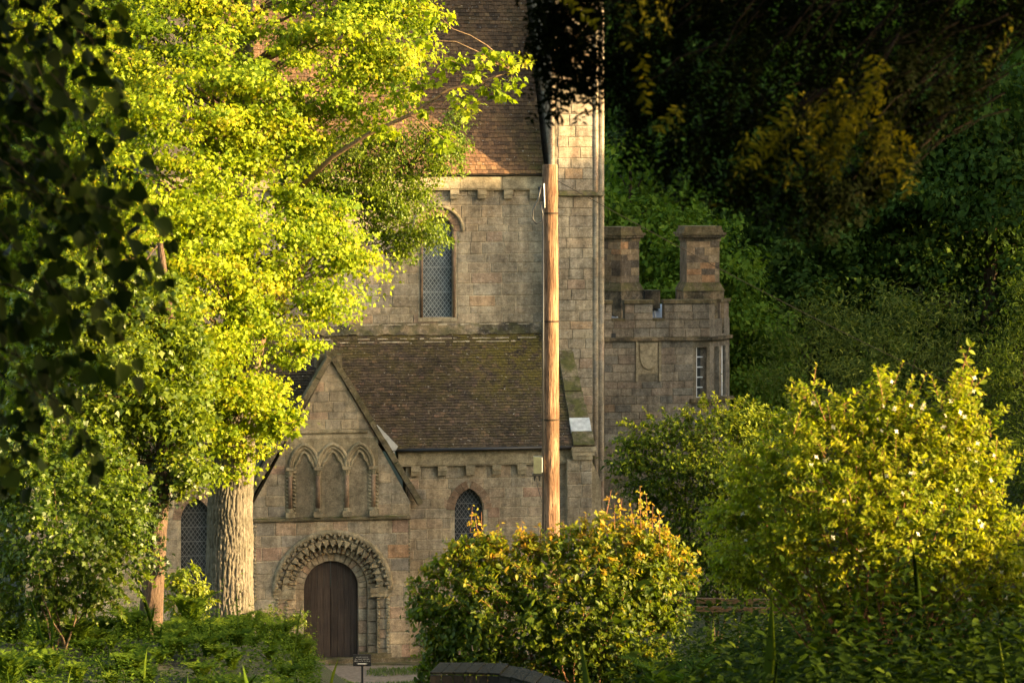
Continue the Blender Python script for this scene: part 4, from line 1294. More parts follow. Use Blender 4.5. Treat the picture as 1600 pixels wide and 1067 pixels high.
def in_poly(x, y, poly):
    c = np.zeros(x.shape, bool); n = len(poly); j = n - 1
    for i in range(n):
        xi, yi = poly[i]; xj, yj = poly[j]
        t = ((yi > y) != (yj > y)) & (x < (xj - xi) * (y - yi) / (yj - yi + 1e-12) + xi)
        c ^= t; j = i
    return c
def dist_poly(x, y, poly):
    d = np.full(x.shape, 1e9); n = len(poly)
    for i in range(n):
        ax, ay = poly[i]; bx, by = poly[(i + 1) % n]
        t = np.clip(((x - ax) * (bx - ax) + (y - ay) * (by - ay)) / ((bx - ax) ** 2 + (by - ay) ** 2 + 1e-9), 0, 1)
        d = np.minimum(d, np.hypot(x - ax - t * (bx - ax), y - ay - t * (by - ay)))
    return d
def crown_points(g, poly, n, Yc, thick, k=1.1, base=0.3, margin=0, shell=0.6):
    """points filling the volume whose outline from here is poly; depth swells away from the outline"""
    xs = [p[0] for p in poly]; ys = [p[1] for p in poly]
    out = []
    while len(out) < n:
        x = g.uniform(min(xs), max(xs), n * 2); y = g.uniform(min(ys), max(ys), n * 2)
        ok = in_poly(x, y, poly)
        x, y = x[ok], y[ok]
        dd = dist_poly(x, y, poly)
        ok = dd > margin
        x, y, dd = x[ok], y[ok], dd[ok]
        hw = np.minimum(thick, base + k * dd * Yc / F)
        q = g.uniform(-1, 1, len(x)); q = np.where(g.random(len(x)) < shell, -np.abs(q) ** .45, q)
        Y = Yc + q * hw
        out += list(zip((x - 800) / F * Y, Y, H - (y - YH) / F * Y))
    return np.array(out[:n])

def limb(a, b, r0, r1, g, sag=0.15, n=6, wob=0.06):
    a, b = Vector(a), Vector(b); L = (b - a).length
    pts = []
    for k in range(n + 1):
        t = k / n
        p = a.lerp(b, t) + Vector((0, 0, math.sin(t * math.pi) * sag * L))
        if 0 < k < n: p += Vector(g.normal(0, wob * L / n * 1.5, 3))
        pts.append(p)
    return pts, [r0 + (r1 - r0) * (k / n) ** .8 for k in range(n + 1)]

def twigs(mb, g, axis, C, r0=0.05, frac=1.0):
    """a branch from the nearest lower point of the axis polyline to each chosen clump centre"""
    ax = np.array(axis)
    for c in C:
        if g.random() > frac: continue
        dz = c[2] - ax[:, 2]
        dh = np.hypot(c[0] - ax[:, 0], c[1] - ax[:, 1])
        cost = np.abs(dz - dh * .45) + dh * .2
        a = ax[np.argmin(cost)]
        pts, rd = limb(a, c, r0 * (.6 + .1 * np.linalg.norm(c - a)), .012, g, .06, 5)
        mb.tube(pts, rd, 5, False)

# ================================================================== left trees
g = np.random.default_rng(5)
# ---- big maple
MY = 77.0
base = W(357, 995, MY); mz = gz(base.x, base.y)
maple = empty('maple_tree', (base.x, base.y, mz), 0, 'large sunlit yellow-green maple with thick furrowed trunk left of the doorway', 'tree')
mo = Vector((base.x, base.y, mz))
def bark_trunk(name, pts, rads, mat, parent, seg=110, rows=170, depth=0.05, seed=1, flare=0.0, nfur=19):
    gg = np.random.default_rng(seed)
    pts = np.array(pts, float); L = np.concatenate([[0], np.cumsum(np.linalg.norm(np.diff(pts, axis=0), axis=1))])
    t = np.linspace(0, L[-1], rows)
    cx = np.stack([np.interp(t, L, pts[:, i]) for i in range(3)], 1)
    rd = np.interp(t, L, rads)
    th = np.linspace(0, 2 * np.pi, seg, endpoint=False)
    TH, TT = np.meshgrid(th, t)
    def gn(nth, nz):
        nrow = max(3, int(L[-1] * nz) + 3)
        G = gg.random((nrow, nth))
        a = TH / (2 * np.pi) * nth; c = TT * nz
        i0 = np.floor(a).astype(int) % nth; i1 = (i0 + 1) % nth; fa = a - np.floor(a); fa = fa * fa * (3 - 2 * fa)
        j0 = np.floor(c).astype(int) % nrow; j1 = (j0 + 1) % nrow; fc = c - np.floor(c); fc = fc * fc * (3 - 2 * fc)
        return (G[j0, i0] * (1 - fa) + G[j0, i1] * fa) * (1 - fc) + (G[j1, i0] * (1 - fa) + G[j1, i1] * fa) * fc
    rid = lambda n: 1 - np.abs(2 * n - 1)
    wv = 5.5 * gn(9, 1.1) + 2.2 * gn(22, 3.0) + .8 * gn(50, 8)
    fur = np.abs(np.sin(TH * nfur + wv)); fur2 = np.abs(np.sin(TH * (nfur * .5) - 1.3 * wv + 2))
    hgt = -.85 * np.exp(-fur / .22) - .55 * np.exp(-fur2 / .16) - .30 * rid(gn(40, 9)) ** 4 + .30 * gn(90, 26) + .25 * gn(14, 2)
    rr = rd[:, None] * (1 + flare * np.exp(-TT / .55) * (1 + .35 * np.sin(TH * 5 + 1))) + depth * (hgt + .45)
    X = cx[:, 0:1] + rr * np.cos(TH); Y = cx[:, 1:2] + rr * np.sin(TH); Z = np.repeat(cx[:, 2:3], seg, 1)
    V = np.stack([X, Y, Z], -1).reshape(-1, 3)
    i = np.arange(rows - 1)[:, None] * seg; k = np.arange(seg)[None, :]; k2 = (k + 1) % seg
    Fq = np.stack([i + k, i + k2, i + seg + k2, i + seg + k], -1).reshape(-1, 4)
    me = bpy.data.meshes.new(name); me.from_pydata(V.tolist(), [], Fq.tolist())
    me.polygons.foreach_set('use_smooth', [True] * len(me.polygons)); me.materials.append(mat)
    return link(name, me, parent)
ax = [W(357, 1010, MY), W(358, 900, MY), W(360, 780, MY), W(366, 700, MY), W(375, 560, MY + .3), W(372, 380, MY + .3), W(380, 150, MY), W(385, -120, MY)]
axl = [p - mo for p in ax]
trunk = bark_trunk('trunk', [tuple(p) for p in axl[:5]], [.64, .60, .56, .53, .46], M['bark'], maple, seg=210, rows=230, seed=3, flare=.12, depth=.075)
MB().tube(axl[4:], [.46, .40, .30, .12], 12).build('upper_trunk', M['bark'], maple, True)
poly_m = [(-60,-60),(690,-60),(712,30),(700,75),(640,110),(655,150),(600,190),(560,225),(520,215),(470,265),(520,300),(560,330),(577,390),(560,440),(578,475),(530,500),(520,545),(480,560),(495,600),(452,640),(440,690),(395,700),(384,745),(340,760),(300,700),(230,680),(120,690),(-60,640)]
C = crown_points(g, poly_m, 700, MY, 4.2, 1.0, .5, 8, .78)
Lm = Leaves()
clumps(Lm, g, C - np.array(mo), g.uniform(.45, 1.15, len(C)), 250, .114, T_TRI, .34, .75, 10, .18, .52, .30, up=.6, centre=(0, 1.5, 12), hollow=.15)
# the long side branch reaching over the nave roof
brp = [W(430, 330, MY), W(520, 245, MY - 1), W(575, 210, MY - 1.4), W(640, 180, MY - 1.6), W(700, 140, MY - 1.7), W(750, 128, MY - 1.8), W(800, 112, MY - 1.8)]
brl = [p - mo for p in brp]
bm = MB(); bm.tube(brl, [.09, .07, .06, .05, .04, .028, .012], 8)
side = []
for (px, py) in ((600,206),(660,172),(690,110),(705,95),(720,150),(740,170),(752,95),(765,140),(770,82),(785,150),(798,128),(806,100),(790,95),(735,118),(660,60),(690,30),(680,215),(700,230),(655,130),(620,150)):
    side.append(np.array(W(px, py, MY - 1.7 + g.uniform(-.6, .6))) - np.array(mo))
clumps(Lm, g, np.array(side), g.uniform(.25, .45, len(side)), 46, .165, T_MAP, .55, .7, 6, .25, .55, .2)
twigs(bm, g, np.array([tuple(p) for p in brl[2:]]), side, .03)
axn = np.array([tuple(p) for p in axl[3:]])
axd = np.concatenate([axn[i] + (axn[i+1] - axn[i]) * np.linspace(0, 1, 8)[:, None] for i in range(len(axn) - 1)])
twigs(bm, g, axd, (C - np.array(mo))[::4], .055)
bm.build('branches', M['twig'], maple, True)
Lm.build('crown', M['leaf_maple'], maple)
# a low spray hanging in front of the gable
sp = [W(395, 640, 76), W(425, 655, 75.8), W(450, 662, 75.7), W(468, 655, 75.7)]
Ls_ = Leaves()
pts_s = np.array([W(px, py, 75.7) for px, py in ((430,652),(445,645),(455,640),(462,650),(466,660),(452,668),(440,672),(432,680),(458,676),(425,665))]) - np.array(mo)
clumps(Ls_, g, pts_s, .14, 12, .19, T_TRI, .7, .8, 3, .5, .45, .2)
Ls_.build('low_spray', M['leaf_maple'], maple)
MB().tube([p - mo for p in sp], [.03, .022, .016, .008], 6).build('spray_twig', M['twig'], maple, True)

# ---- holly-like tree between maple and church
hb = W(560, 900, 84); hzz = gz(hb.x, hb.y)
# its stem stands on the bank behind the maple
hstem = W(362, 900, 81); hzz = gz(hstem.x, hstem.y)
holly = empty('evergreen_tree', (hstem.x, hstem.y, hzz), 0, 'small-leaved darker evergreen tree hanging in front of the upper window', 'tree')
ho = np.array((hstem.x, hstem.y, hzz))
polh = [(420,250),(480,215),(560,200),(620,205),(690,190),(728,150),(726,200),(730,240),(712,270),(690,285),(668,300),(690,335),(712,378),(690,398),(665,385),(640,432),(622,405),(600,380),(575,375),(545,330),(500,360),(440,330)]
C = crown_points(g, polh, 330, 80.0, 1.5, .8, .2, 5) - ho
L = Leaves()
clumps(L, g, C, g.uniform(.22, .42, len(C)), 84, .088, T_OV, .8, .6, 6, .26, .5, .25)
L.build('crown', M['leaf_holly'], holly)
stem = [np.array((0, 0, -.2)), np.array(W(372, 700, 81)) - ho, np.array(W(420, 480, 81)) - ho, np.array(W(540, 330, 80.4)) - ho, np.array(W(640, 260, 80)) - ho]
hm = MB(); hm.tube([Vector(p) for p in stem], [.16, .14, .11, .08, .03], 8)
twigs(hm, g, np.array(stem[2:]), C[::5], .03)
hm.build('trunk', M['twig'], holly, True)

# ---- slender tree with ivy
SY = 71.0
sb = W(236, 975, SY); sz0 = gz(sb.x, sb.y)
slim = empty('slender_tree', (sb.x, sb.y, sz0), 0, 'slender reddish trunk with ivy, second tree left of the thick trunk', 'tree')
so = Vector((sb.x, sb.y, sz0))
axs = [W(232, 1000, SY), W(238, 930, SY), W(246, 830, SY), W(254, 730, SY), W(262, 640, SY), W(266, 520, SY), W(250, 380, SY)]
bark_trunk('trunk', [tuple(p - so) for p in axs], [.30, .26, .22, .20, .18, .14, .06], M['bark_red'], slim, 60, 120, .03, 8, .1)
pols = [(40,430),(150,400),(290,440),(320,560),(335,640),(300,700),(330,740),(300,790),(275,760),(262,700),(215,690),(228,760),(215,850),(140,840),(60,790),(20,650)]
C = crown_points(g, pols, 440, SY, 2.2, .9, .3, 6) - np.array(so)
L = Leaves()
clumps(L, g, C, g.uniform(.3, .62, len(C)), 72, .135, T_TRI, .6, .6, 6, .24, .42, .24)
L.build('crown', M['leaf_mid'], slim)
bm = MB(); twigs(bm, g, np.array([tuple(p - so) for p in axs[3:]]), C[::5], .04); bm.build('branches', M['bark_red'], slim, True)
iv = []
for (px, py, s) in ((225,780,14),(236,800,16),(250,790,10),(228,830,14),(240,760,10),(270,770,10),(246,850,10),(232,700,12),(240,720,10),(252,880,9),(222,860,12),(264,730,8)):
    for k in range(6):
        iv.append(np.array(W(px + g.normal(0, s * .5), py + g.normal(0, s * .6), SY - .28 + g.normal(0, .05))) - np.array(so))
L = Leaves(); clumps(L, g, np.array(iv), .18, 16, .10, T_TRI, 1.0, .7, 4, .4, .35, .25, up=.2)
L.build('ivy', M['leaf_dark'], slim)

def shrub(name, label, cat, poly, Y, thick, ncl, cr, per, leaf, tmpl, mat, seed, stems=7, stemmat='twig', tm=.5, tv=.22, flat=.7, droop=.4, group=None, mg=4, base_px=None, sub=6, subr=.28, k=.9, bz=None, stemr=.03, nsh=0, shl=(.3, .7), shleaf=None, shn=14, shtip=.3, shup=.6, shdx=0.0, topt=0.0):
    gg = np.random.default_rng(seed)
    xs = [p[0] for p in poly]
    bpx = base_px if base_px else (min(xs) + max(xs)) / 2
    bx = (bpx - 800) / F * Y
    z0 = gz(bx, Y)
    root = empty(name, (bx, Y, z0), 0, label, cat, group)
    o = np.array((bx, Y, z0))
    C = crown_points(gg, poly, ncl, Y, thick, k, .15, mg) - o
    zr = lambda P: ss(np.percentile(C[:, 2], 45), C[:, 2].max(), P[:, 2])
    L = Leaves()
    tmc = (tm + topt * zr(C) * .7)[:, None] if topt else tm  # topt yellows upper leaves: young growth plus sunlight put into the tint
    clumps(L, gg, C, gg.uniform(cr[0], cr[1], ncl), per, leaf, tmpl, flat, droop, sub, subr, tmc, tv, up=.6, centre=C.mean(0))
    if nsh:
        S = crown_points(gg, poly, nsh, Y, thick, k, .15, 0, .75) - o
        Dv = (S - C.mean(0)) * np.array([1, 1, .7]); Dv = unit(Dv) + np.array([shdx, 0, shup]) + gg.normal(0, .35, (nsh, 3))
        tw_ = MB()
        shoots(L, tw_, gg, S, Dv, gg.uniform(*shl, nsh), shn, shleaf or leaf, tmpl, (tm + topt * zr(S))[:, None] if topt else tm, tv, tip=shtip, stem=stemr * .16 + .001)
        tw_.build('twigs', M[stemmat], root, True, kind='stuff')
    L.build('crown', mat, root)
    mb = MB()
    tops = C[gg.permutation(ncl)[:stems]]
    for t in tops:
        b = Vector((gg.normal(0, .18) + t[0] * .12, gg.normal(0, .18) + t[1] * .12, -.12))
        pts, rd = limb(b, t, stemr, .006, gg, .03, 6)
        mb.tube(pts, rd, 5, False)
    mb.build('stems', M[stemmat], root, True)
    return root, o, gg

# lower-left shrubs
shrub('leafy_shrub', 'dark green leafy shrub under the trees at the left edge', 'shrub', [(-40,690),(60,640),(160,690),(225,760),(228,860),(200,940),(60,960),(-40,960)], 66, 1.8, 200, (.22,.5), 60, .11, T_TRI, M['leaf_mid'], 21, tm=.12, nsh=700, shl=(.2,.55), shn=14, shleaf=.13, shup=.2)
shrub('bright_bush', 'small bright yellow-green bush between the two tree trunks', 'bush', [(262,900),(275,870),(300,880),(322,905),(330,960),(310,990),(270,985),(255,940)], 74, .6, 40, (.15,.3), 50, .12, T_OV, M['leaf_mid'], 22, tm=.75)
shrub('doorway_shrub', 'small-leaved green shrub left of the arched door', 'shrub', [(395,920),(420,935),(445,960),(470,945),(484,935),(482,970),(488,1000),(500,1020),(505,1067),(480,1100),(395,1100),(385,1000)], 80, .9, 120, (.14,.32), 62, .075, T_OV, M['leaf_mid'], 23, tm=.5, droop=.2)

# ================================================================== utility pole
PY = 58.0
pb_ = W(861, 900, PY); pz = gz(pb_.x, pb_.y)
pole = empty('utility_pole', (pb_.x, pb_.y, pz), 0, 'brown wooden utility pole standing in front of the church', 'pole')
po = Vector((pb_.x, pb_.y, pz))
ptop = W(859.5, 258, PY) - po
gg = np.random.default_rng(4)
bark_trunk('pole_shaft', [(0, 0, -.5), (0, 0, 2), (ptop.x * .6, 0, ptop.z * .6), (ptop.x, 0, ptop.z)], [.185, .178, .165, .148], M['pole'], pole, 60, 160, .012, 9)
MB().tube([(ptop.x, 0, ptop.z - .01), (ptop.x, 0, ptop.z + .012)], [.147, .140], 24).build('top_cap', M['pole'], pole)
# upper bracket with cable loop
k0 = W(846, 292, PY) - po
mb = MB(); mb.box(k0.x - .03, k0.x + .05, -.12, .06, k0.z - .30, k0.z + .02); mb.box(k0.x - .07, k0.x + .02, -.10, -.02, k0.z - .06, k0.z + .0); mb.build('bracket', M['iron'], pole)
MB().tube([W(845, 292, PY - .2) - po, W(841, 312, PY - .2) - po, W(833, 328, PY - .2) - po, W(832, 342, PY - .2) - po, W(838, 350, PY - .2) - po, W(846, 346, PY - .2) - po, W(848, 335, PY - .2) - po, W(844, 318, PY - .2) - po], .016, 6).build('cable_loop', M['iron'], pole, True)
MB().tube([W(850, 287, PY - .19) - po, W(851, 325, PY - .19) - po], .012, 6).build('earth_rod', M['white'], pole, True)
MB().tube([W(849, 300, PY - .17) - po, W(849, 840, PY - .19) - po], .014, 6).build('down_cable', M['iron'], pole, True)
# fuse box
b0 = W(840, 712, PY) - po; b1 = W(840, 738, PY) - po
bxm = MB(); bxm.box(b0.x - .085, b0.x + .085, -.22, -.02, b1.z, b0.z)
bx = bxm.build('fuse_box', M['greybox'], pole)
mb = MB(); mb.box(b0.x - .11, b0.x + .11, -.20, -.04, b1.z - .05, b1.z - .004)
for dx in (-.06, .04): mb.tube([(b0.x + dx, -.12, b1.z - .05), (b0.x + dx, -.12, b1.z - .16)], [.03, .012], 8)
mb.build('cable_gland', M['iron'], bx)
MB().box(b0.x + .087, b0.x + .10, -.20, -.06, b1.z + .03, b0.z - .02).build('white_plate', M['white'], bx)
MB().tube([W(837, 742, PY - .1) - po, W(840, 760, PY - .15) - po, W(847, 785, PY - .2) - po], .007, 5).build('thin_cable', M['iron'], bx, True)
for z in (ptop.z - 1.0, ptop.z - 3.2, ptop.z - 5.2):
    MB().tube([(ptop.x * z / ptop.z, 0, z), (ptop.x * z / ptop.z, 0, z + .035)], .170 + (ptop.z - z) * .0022, 24).build('steel_band', M['rail'], pole)
# overhead cable to a second pole outside the picture
A = W(866, 280, PY - .1); Bp = W(1690, 690, 75.0)
pts = []
for k in range(41):
    t = k / 40; p = A.lerp(Bp, t); p.z -= .22 * math.sin(math.pi * t); pts.append(p)
tag(MB().tube([tuple(p) for p in pts], .0065, 6, False).build('overhead_cable', M['rubber'], None, True), 'thin black overhead cable sloping right from the utility pole', 'cable')
p2 = empty('utility_pole', (Bp.x + .12, Bp.y, gz(Bp.x, Bp.y)), 0, 'second utility pole beyond the right edge carrying the far end of the cable', 'pole')
MB().tube([(0, 0, -.4), (0, 0, Bp.z - gz(Bp.x, Bp.y) + .4)], [.15, .11], 16).build('pole_shaft', M['pole'], p2, True)

# ================================================================== sign
sy = 70.0
sgb = W(566, 1031, sy); sgz = gz(sgb.x, sgb.y)
sign = empty('notice_sign', (sgb.x, sgb.y, sgz), 0, 'small black notice on a post with white lettering and double-headed arrow', 'sign')
zc = sgb.z - sgz; sw, shh = .223, .145
mb = MB(); mb.prism([(-sw, zc - shh), (sw, zc - shh), (sw, zc + shh), (-sw, zc + shh)], -.012, .012, .004, .004); face = mb.build('panel', M['signface'], sign)
MB().box(-.026, .026, .013, .05, -.3, zc + .08).build('post', M['iron'], sign)
mb = MB(); rs = random.Random(2)
for row, (zz, half) in enumerate(((.085, .145), (.035, .175), (-.012, .19))):
    x = -half
    while x < half:
        wl = rs.choice((3, 4, 5, 6, 7))
        for q in range(wl):
            if x > half: break
            hgt = rs.choice((.009, .009, .014))
            mb.box(x, x + .0045, -.0155, -.0125, zc + zz - .010, zc + zz - .010 + hgt); 
            if rs.random() < .5: mb.box(x + .0045, x + .010, -.0155, -.0125, zc + zz - .006, zc + zz - .003)
            x += .0145
        x += .016
mb.build('lettering', M['white'], face)
mb = MB(); za = zc - .083
mb.box(-.105, .105, -.0155, -.0125, za - .0085, za + .0085)
for sg in (1, -1):
    tri = [(sg * .145, za), (sg * .10, za + .024), (sg * .10, za - .024)]
    if sg > 0: tri = tri[::-1]; tri = [tri[0], tri[1], tri[2]]
    mb.add([(x, -.0155, z) for x, z in tri] + [(x, -.0125, z) for x, z in tri], [(0, 1, 2), (2, 1, 0)])
mb.build('arrow', M['white'], face)

# ================================================================== path and lawn by the door
def sheet(name, pts, z, mat):
    mb = MB(); mb.add([(x, y, z) for x, y in pts], [tuple(range(len(pts)))])
    o = mb.build(name, mat); o['kind'] = 'structure'; return o
def gpt(px, py, z=0.0):
    Y = (H - z) * F / (py - YH); return ((px - 800) / F * Y, Y)
PZ = 0.36
def patch_grid(name, x0, x1, y0, y1, mat, dz, nx=40, ny=20, edge=None):
    mb = MB(); vs = []; fs = []
    for j in range(ny + 1):
        for i in range(nx + 1):
            x = x0 + (x1 - x0) * i / nx; y = y0 + (y1 - y0) * j / ny
            vs.append((x, y, gz(x, y) + dz))
    for j in range(ny):
        for i in range(nx):
            xm = x0 + (x1 - x0) * (i + .5) / nx; ym = y0 + (y1 - y0) * (j + .5) / ny
            if edge and not edge(xm, ym): continue
            a = j * (nx + 1) + i; fs.append((a, a + 1, a + nx + 2, a + nx + 1))
    mb.add(vs, fs); o = mb.build(name, mat, None, True); o['kind'] = 'structure'; return o
patch_grid('path', -9, 8, 82.5, 89.6, M['path'], .03, 60, 30)

def grass_patch(name, label, x0, x1, y0, y1, n, h, seed, mat, keep=None, dz=0.0):
    gg = np.random.default_rng(seed)
    x = gg.uniform(x0, x1, n); y = gg.uniform(y0, y1, n)
    if keep is not None:
        ok = keep(x, y); x, y = x[ok], y[ok]
    z = ground_z(x, y) + dz; m = len(x)
    P = np.stack([x, y, z], 1)
    D = unit(np.stack([gg.normal(0, .35, m), gg.normal(0, .35, m), np.ones(m)], 1))
    Nn = unit(np.stack([gg.normal(0, 1, m), gg.normal(0, 1, m), np.zeros(m)], 1))
    L = Leaves(); L.add(P, D, Nn, h * gg.uniform(.5, 1.2, m), np.clip(gg.normal(.5, .25, m), 0, 1), T_LONG)
    o = L.build(name, mat, None, 'stuff'); tag(o, label, 'grass'); return o
def lawn_keep(x, y):
    yc = 88.2 + .17 * (x + 5) + .15 * np.sin(x * 2.1)
    return (np.abs(y - yc) < .62) & (x > -4.5)
grass_patch('lawn_grass', 'strip of short mown grass beside the path at the wall foot', -4.6, 2, 86.5, 90.5, 9000, .12, 31, M['grass'], lawn_keep, .03)
grass_patch('verge_grass', 'short grass verge on the near side of the path', -7, 2, 83.4, 86.6, 12000, .14, 32, M['grass'], lambda x, y: y < 86.0 + .25 * np.sin(x * 1.7) + .12 * (x + 4), .03)

# ================================================================== right-hand bushes
YO = 40.0
hedge_poly = [(652,915),(690,880),(722,850),(760,842),(800,850),(850,842),(900,826),(950,814),(985,822),(1020,826),(1055,862),(1085,895),(1075,930),(1060,960),(1040,1080),(660,1100),(668,1010),(645,950)]
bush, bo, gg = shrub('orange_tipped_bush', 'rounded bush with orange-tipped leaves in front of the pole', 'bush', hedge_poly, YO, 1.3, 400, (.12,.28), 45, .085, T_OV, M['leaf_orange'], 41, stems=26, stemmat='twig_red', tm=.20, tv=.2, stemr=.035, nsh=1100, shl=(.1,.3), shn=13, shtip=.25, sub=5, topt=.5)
# new orange shoots on top
tips = [(742,806),(738,790),(752,800),(960,785),(972,778),(985,790),(1010,775),(1020,790),(1000,760),(935,798),(915,802),(880,812),(845,818),(1040,830),(1075,868),(955,765),(1000,782),(1030,800),(1082,888),(815,818),(780,815)]
L = Leaves(); mb = MB()
for (px, py) in tips:
    p = np.array(W(px, py, YO + gg.uniform(-.6, .6))) - bo
    st = p + np.array((gg.normal(0, .06), gg.normal(0, .05), -.38))
    mb.tube([Vector(st), Vector(p * .5 + st * .5), Vector(p)], [.008, .006, .003], 5, False)
    m = 15; t = gg.random(m)[:, None]
    P = st + (p - st) * t + gg.normal(0, .03, (m, 3))
    L.add(P, unit(gg.normal(0, 1, (m, 3)) + [0, 0, .3]), unit(gg.normal(0, .5, (m, 3)) + [0, -.4, .8]), gg.uniform(.05, .085, m), np.clip(gg.normal(.85, .15, m), 0, 1), T_OV)
L.build('young_shoots', M['leaf_orange'], bush, 'stuff'); mb.build('shoot_stems', M['twig_red'], bush, True, kind='stuff')

# dark conifer-like shrub, sunlight on its top put into the leaf tint
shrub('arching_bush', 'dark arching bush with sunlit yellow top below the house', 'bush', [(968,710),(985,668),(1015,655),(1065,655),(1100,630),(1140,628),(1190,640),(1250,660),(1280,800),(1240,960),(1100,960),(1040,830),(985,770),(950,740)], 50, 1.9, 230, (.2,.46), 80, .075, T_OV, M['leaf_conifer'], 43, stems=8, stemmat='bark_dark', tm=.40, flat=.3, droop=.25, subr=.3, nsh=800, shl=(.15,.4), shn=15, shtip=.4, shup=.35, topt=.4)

# mock orange
YP = 25.0
phil_poly = [(1105,810),(1165,760),(1150,715),(1200,710),(1230,665),(1262,600),(1275,640),(1322,608),(1335,655),(1352,660),(1375,585),(1395,588),(1400,640),(1425,615),(1455,650),(1492,585),(1520,592),(1510,650),(1552,655),(1535,690),(1572,735),(1538,770),(1560,800),(1600,810),(1640,880),(1640,960),(1500,960),(1300,960),(1180,930),(1120,900),(1130,850)]
phil, fo, gg = shrub('flowering_bush', 'tall sunlit bush covered in small white flowers at right', 'bush', phil_poly, YP, .85, 330, (.07,.15), 40, .050, T_OV, M['leaf_phil'], 45, stems=90, stemmat='twig_red', tm=.45, tv=.24, stemr=.011, subr=.34, nsh=1700, shl=(.10,.30), shn=13, shleaf=.055, shtip=.3, shdx=.12)
PC = crown_points(gg, phil_poly, 260, YP, .85, .9, .1, 3) - fo
PC = PC[(PC[:, 1] < .0)]
L = Leaves()
for c in PC[:120]:
    m = 4
    nrm = unit(np.array([[gg.normal(0.2, .4), -1 + gg.normal(0, .3), gg.normal(.5, .4)]]))[0]
    a = np.cross(nrm, [0, 0, 1]); a /= np.linalg.norm(a) + 1e-9; b = np.cross(nrm, a)
    ang = np.arange(m) * math.pi / 2 + gg.random()
    D = np.cos(ang)[:, None] * a + np.sin(ang)[:, None] * b + nrm * .15
    L.add(np.repeat((c + np.array([0.03, -.16, .03]))[None], m, 0), D, np.repeat(nrm[None], m, 0), np.full(m, gg.uniform(.018, .028)), gg.random(m), T_OV)
L.build('blossom', M['petal'], phil, 'stuff')
# long leafy shoot at the top right
me_leaf = {}
def leaf_mesh(key, tmpl_pts, mat, tint):
    if key not in me_leaf:
        me = bpy.data.meshes.new('leaf'); me.from_pydata(tmpl_pts[0].tolist(), [], tmpl_pts[1]); set_tint(me, [tint] * len(tmpl_pts[0])); me.materials.append(mat); me_leaf[key] = me
    return me_leaf[key]
def put_leaf(parent, key, p, d, n, s):
    o = link('leaf', me_leaf[key], parent)
    y = Vector(d).normalized(); x = y.cross(Vector(n)).normalized(); z = x.cross(y)
    m = Matrix((x, y, z)).transposed().to_4x4()
    o.matrix_local = Matrix.Translation(Vector(p)) @ m @ Matrix.Scale(s, 4)
    return o
for k, t in enumerate((.3, .5, .75)): leaf_mesh(('ph', k), T_OV, M['leaf_phil'], t)
shoot = [(1492, 640), (1500, 605), (1503, 580), (1510, 555), (1516, 542)]
sp_ = [W(px, py, YP) - Vector(fo) for px, py in shoot]
sh_o = MB().tube(sp_, [.008, .007, .006, .004, .002], 6).build('leafy_shoot', M['twig_red'], phil, True)
LW = Leaves(); mw = MB(); gw = np.random.default_rng(46)
S_ = np.array([np.array(W(px, py + 18, YP + gw.uniform(-.5, .4))) - fo for px, py in [(gw.uniform(1150, 1570), 0) for _ in range(0)] + [(1268,612),(1290,640),(1318,615),(1330,640),(1352,655),(1378,598),(1390,600),(1408,640),(1425,622),(1448,645),(1470,620),(1488,600),(1500,598),(1512,600),(1530,640),(1548,665),(1555,700),(1240,660),(1220,690),(1165,740),(1200,705),(1565,760),(1590,820),(1465,600),(1520,580),(1478,640)]])
shoots(LW, mw, gw, S_, np.array([.15, 0, 1.0]) + gw.normal(0, .3, (len(S_), 3)), gw.uniform(.18, .42, len(S_)), 12, .058, T_OV, .65, .15, .1, .3, .004)
LW.build('wispy_shoots', M['leaf_phil'], phil, 'stuff'); mw.build('wispy_stems', M['twig_red'], phil, True, kind='stuff')
rl = random.Random(8)
for i, (px, py, dx, dy) in enumerate(((1500,606,-20,-14),(1501,603,18,-10),(1503,582,-16,-8),(1503,580,12,10),(1507,566,-14,-4),(1508,562,14,4),(1511,550,-12,-2),(1513,548,12,5),(1516,542,8,-8),(1516,542,-4,-12),(1495,622,-18,4),(1496,618,20,-6),(1530,600,14,-6),(1520,608,16,4),(1478,622,-16,-10),(1466,630,-14,2),(1540,586,12,-8),(1528,612,10,8))):
    p = W(px, py, YP + rl.uniform(-.05, .05)) - Vector(fo)
    d = Vector((dx, rl.uniform(-8, 8), -dy))
    put_leaf(sh_o, ('ph', i % 3), p, d, Vector((rl.uniform(-.3, .3), -.7, .7)), rl.uniform(.062, .092))

# ---- feathery tree in the middle distance
shrub('feathery_tree', 'broad olive-green feathery tree in shade behind the flowering bush', 'tree', [(1180,620),(1200,540),(1230,490),(1290,455),(1340,465),(1400,450),(1460,465),(1510,470),(1540,560),(1560,700),(1500,800),(1250,800),(1180,700)], 82, 3.2, 270, (.4,.9), 100, .16, T_LONG, M['leaf_wood_c'], 47, stems=10, stemmat='bark_dark', flat=.6, droop=.1, tm=.5, stemr=.12, subr=.34)
shrub('cypress_tree', 'dark cypress at the right edge with a sunlit tip', 'tree', [(1560,450),(1580,430),(1640,430),(1680,700),(1660,900),(1560,860),(1530,700),(1530,560),(1570,490)], 60, 1.6, 190, (.25,.55), 100, .11, T_LONG, M['leaf_conifer'], 49, stems=6, stemmat='bark_dark', flat=.45, droop=.15, stemr=.08, tm=.3, subr=.32)

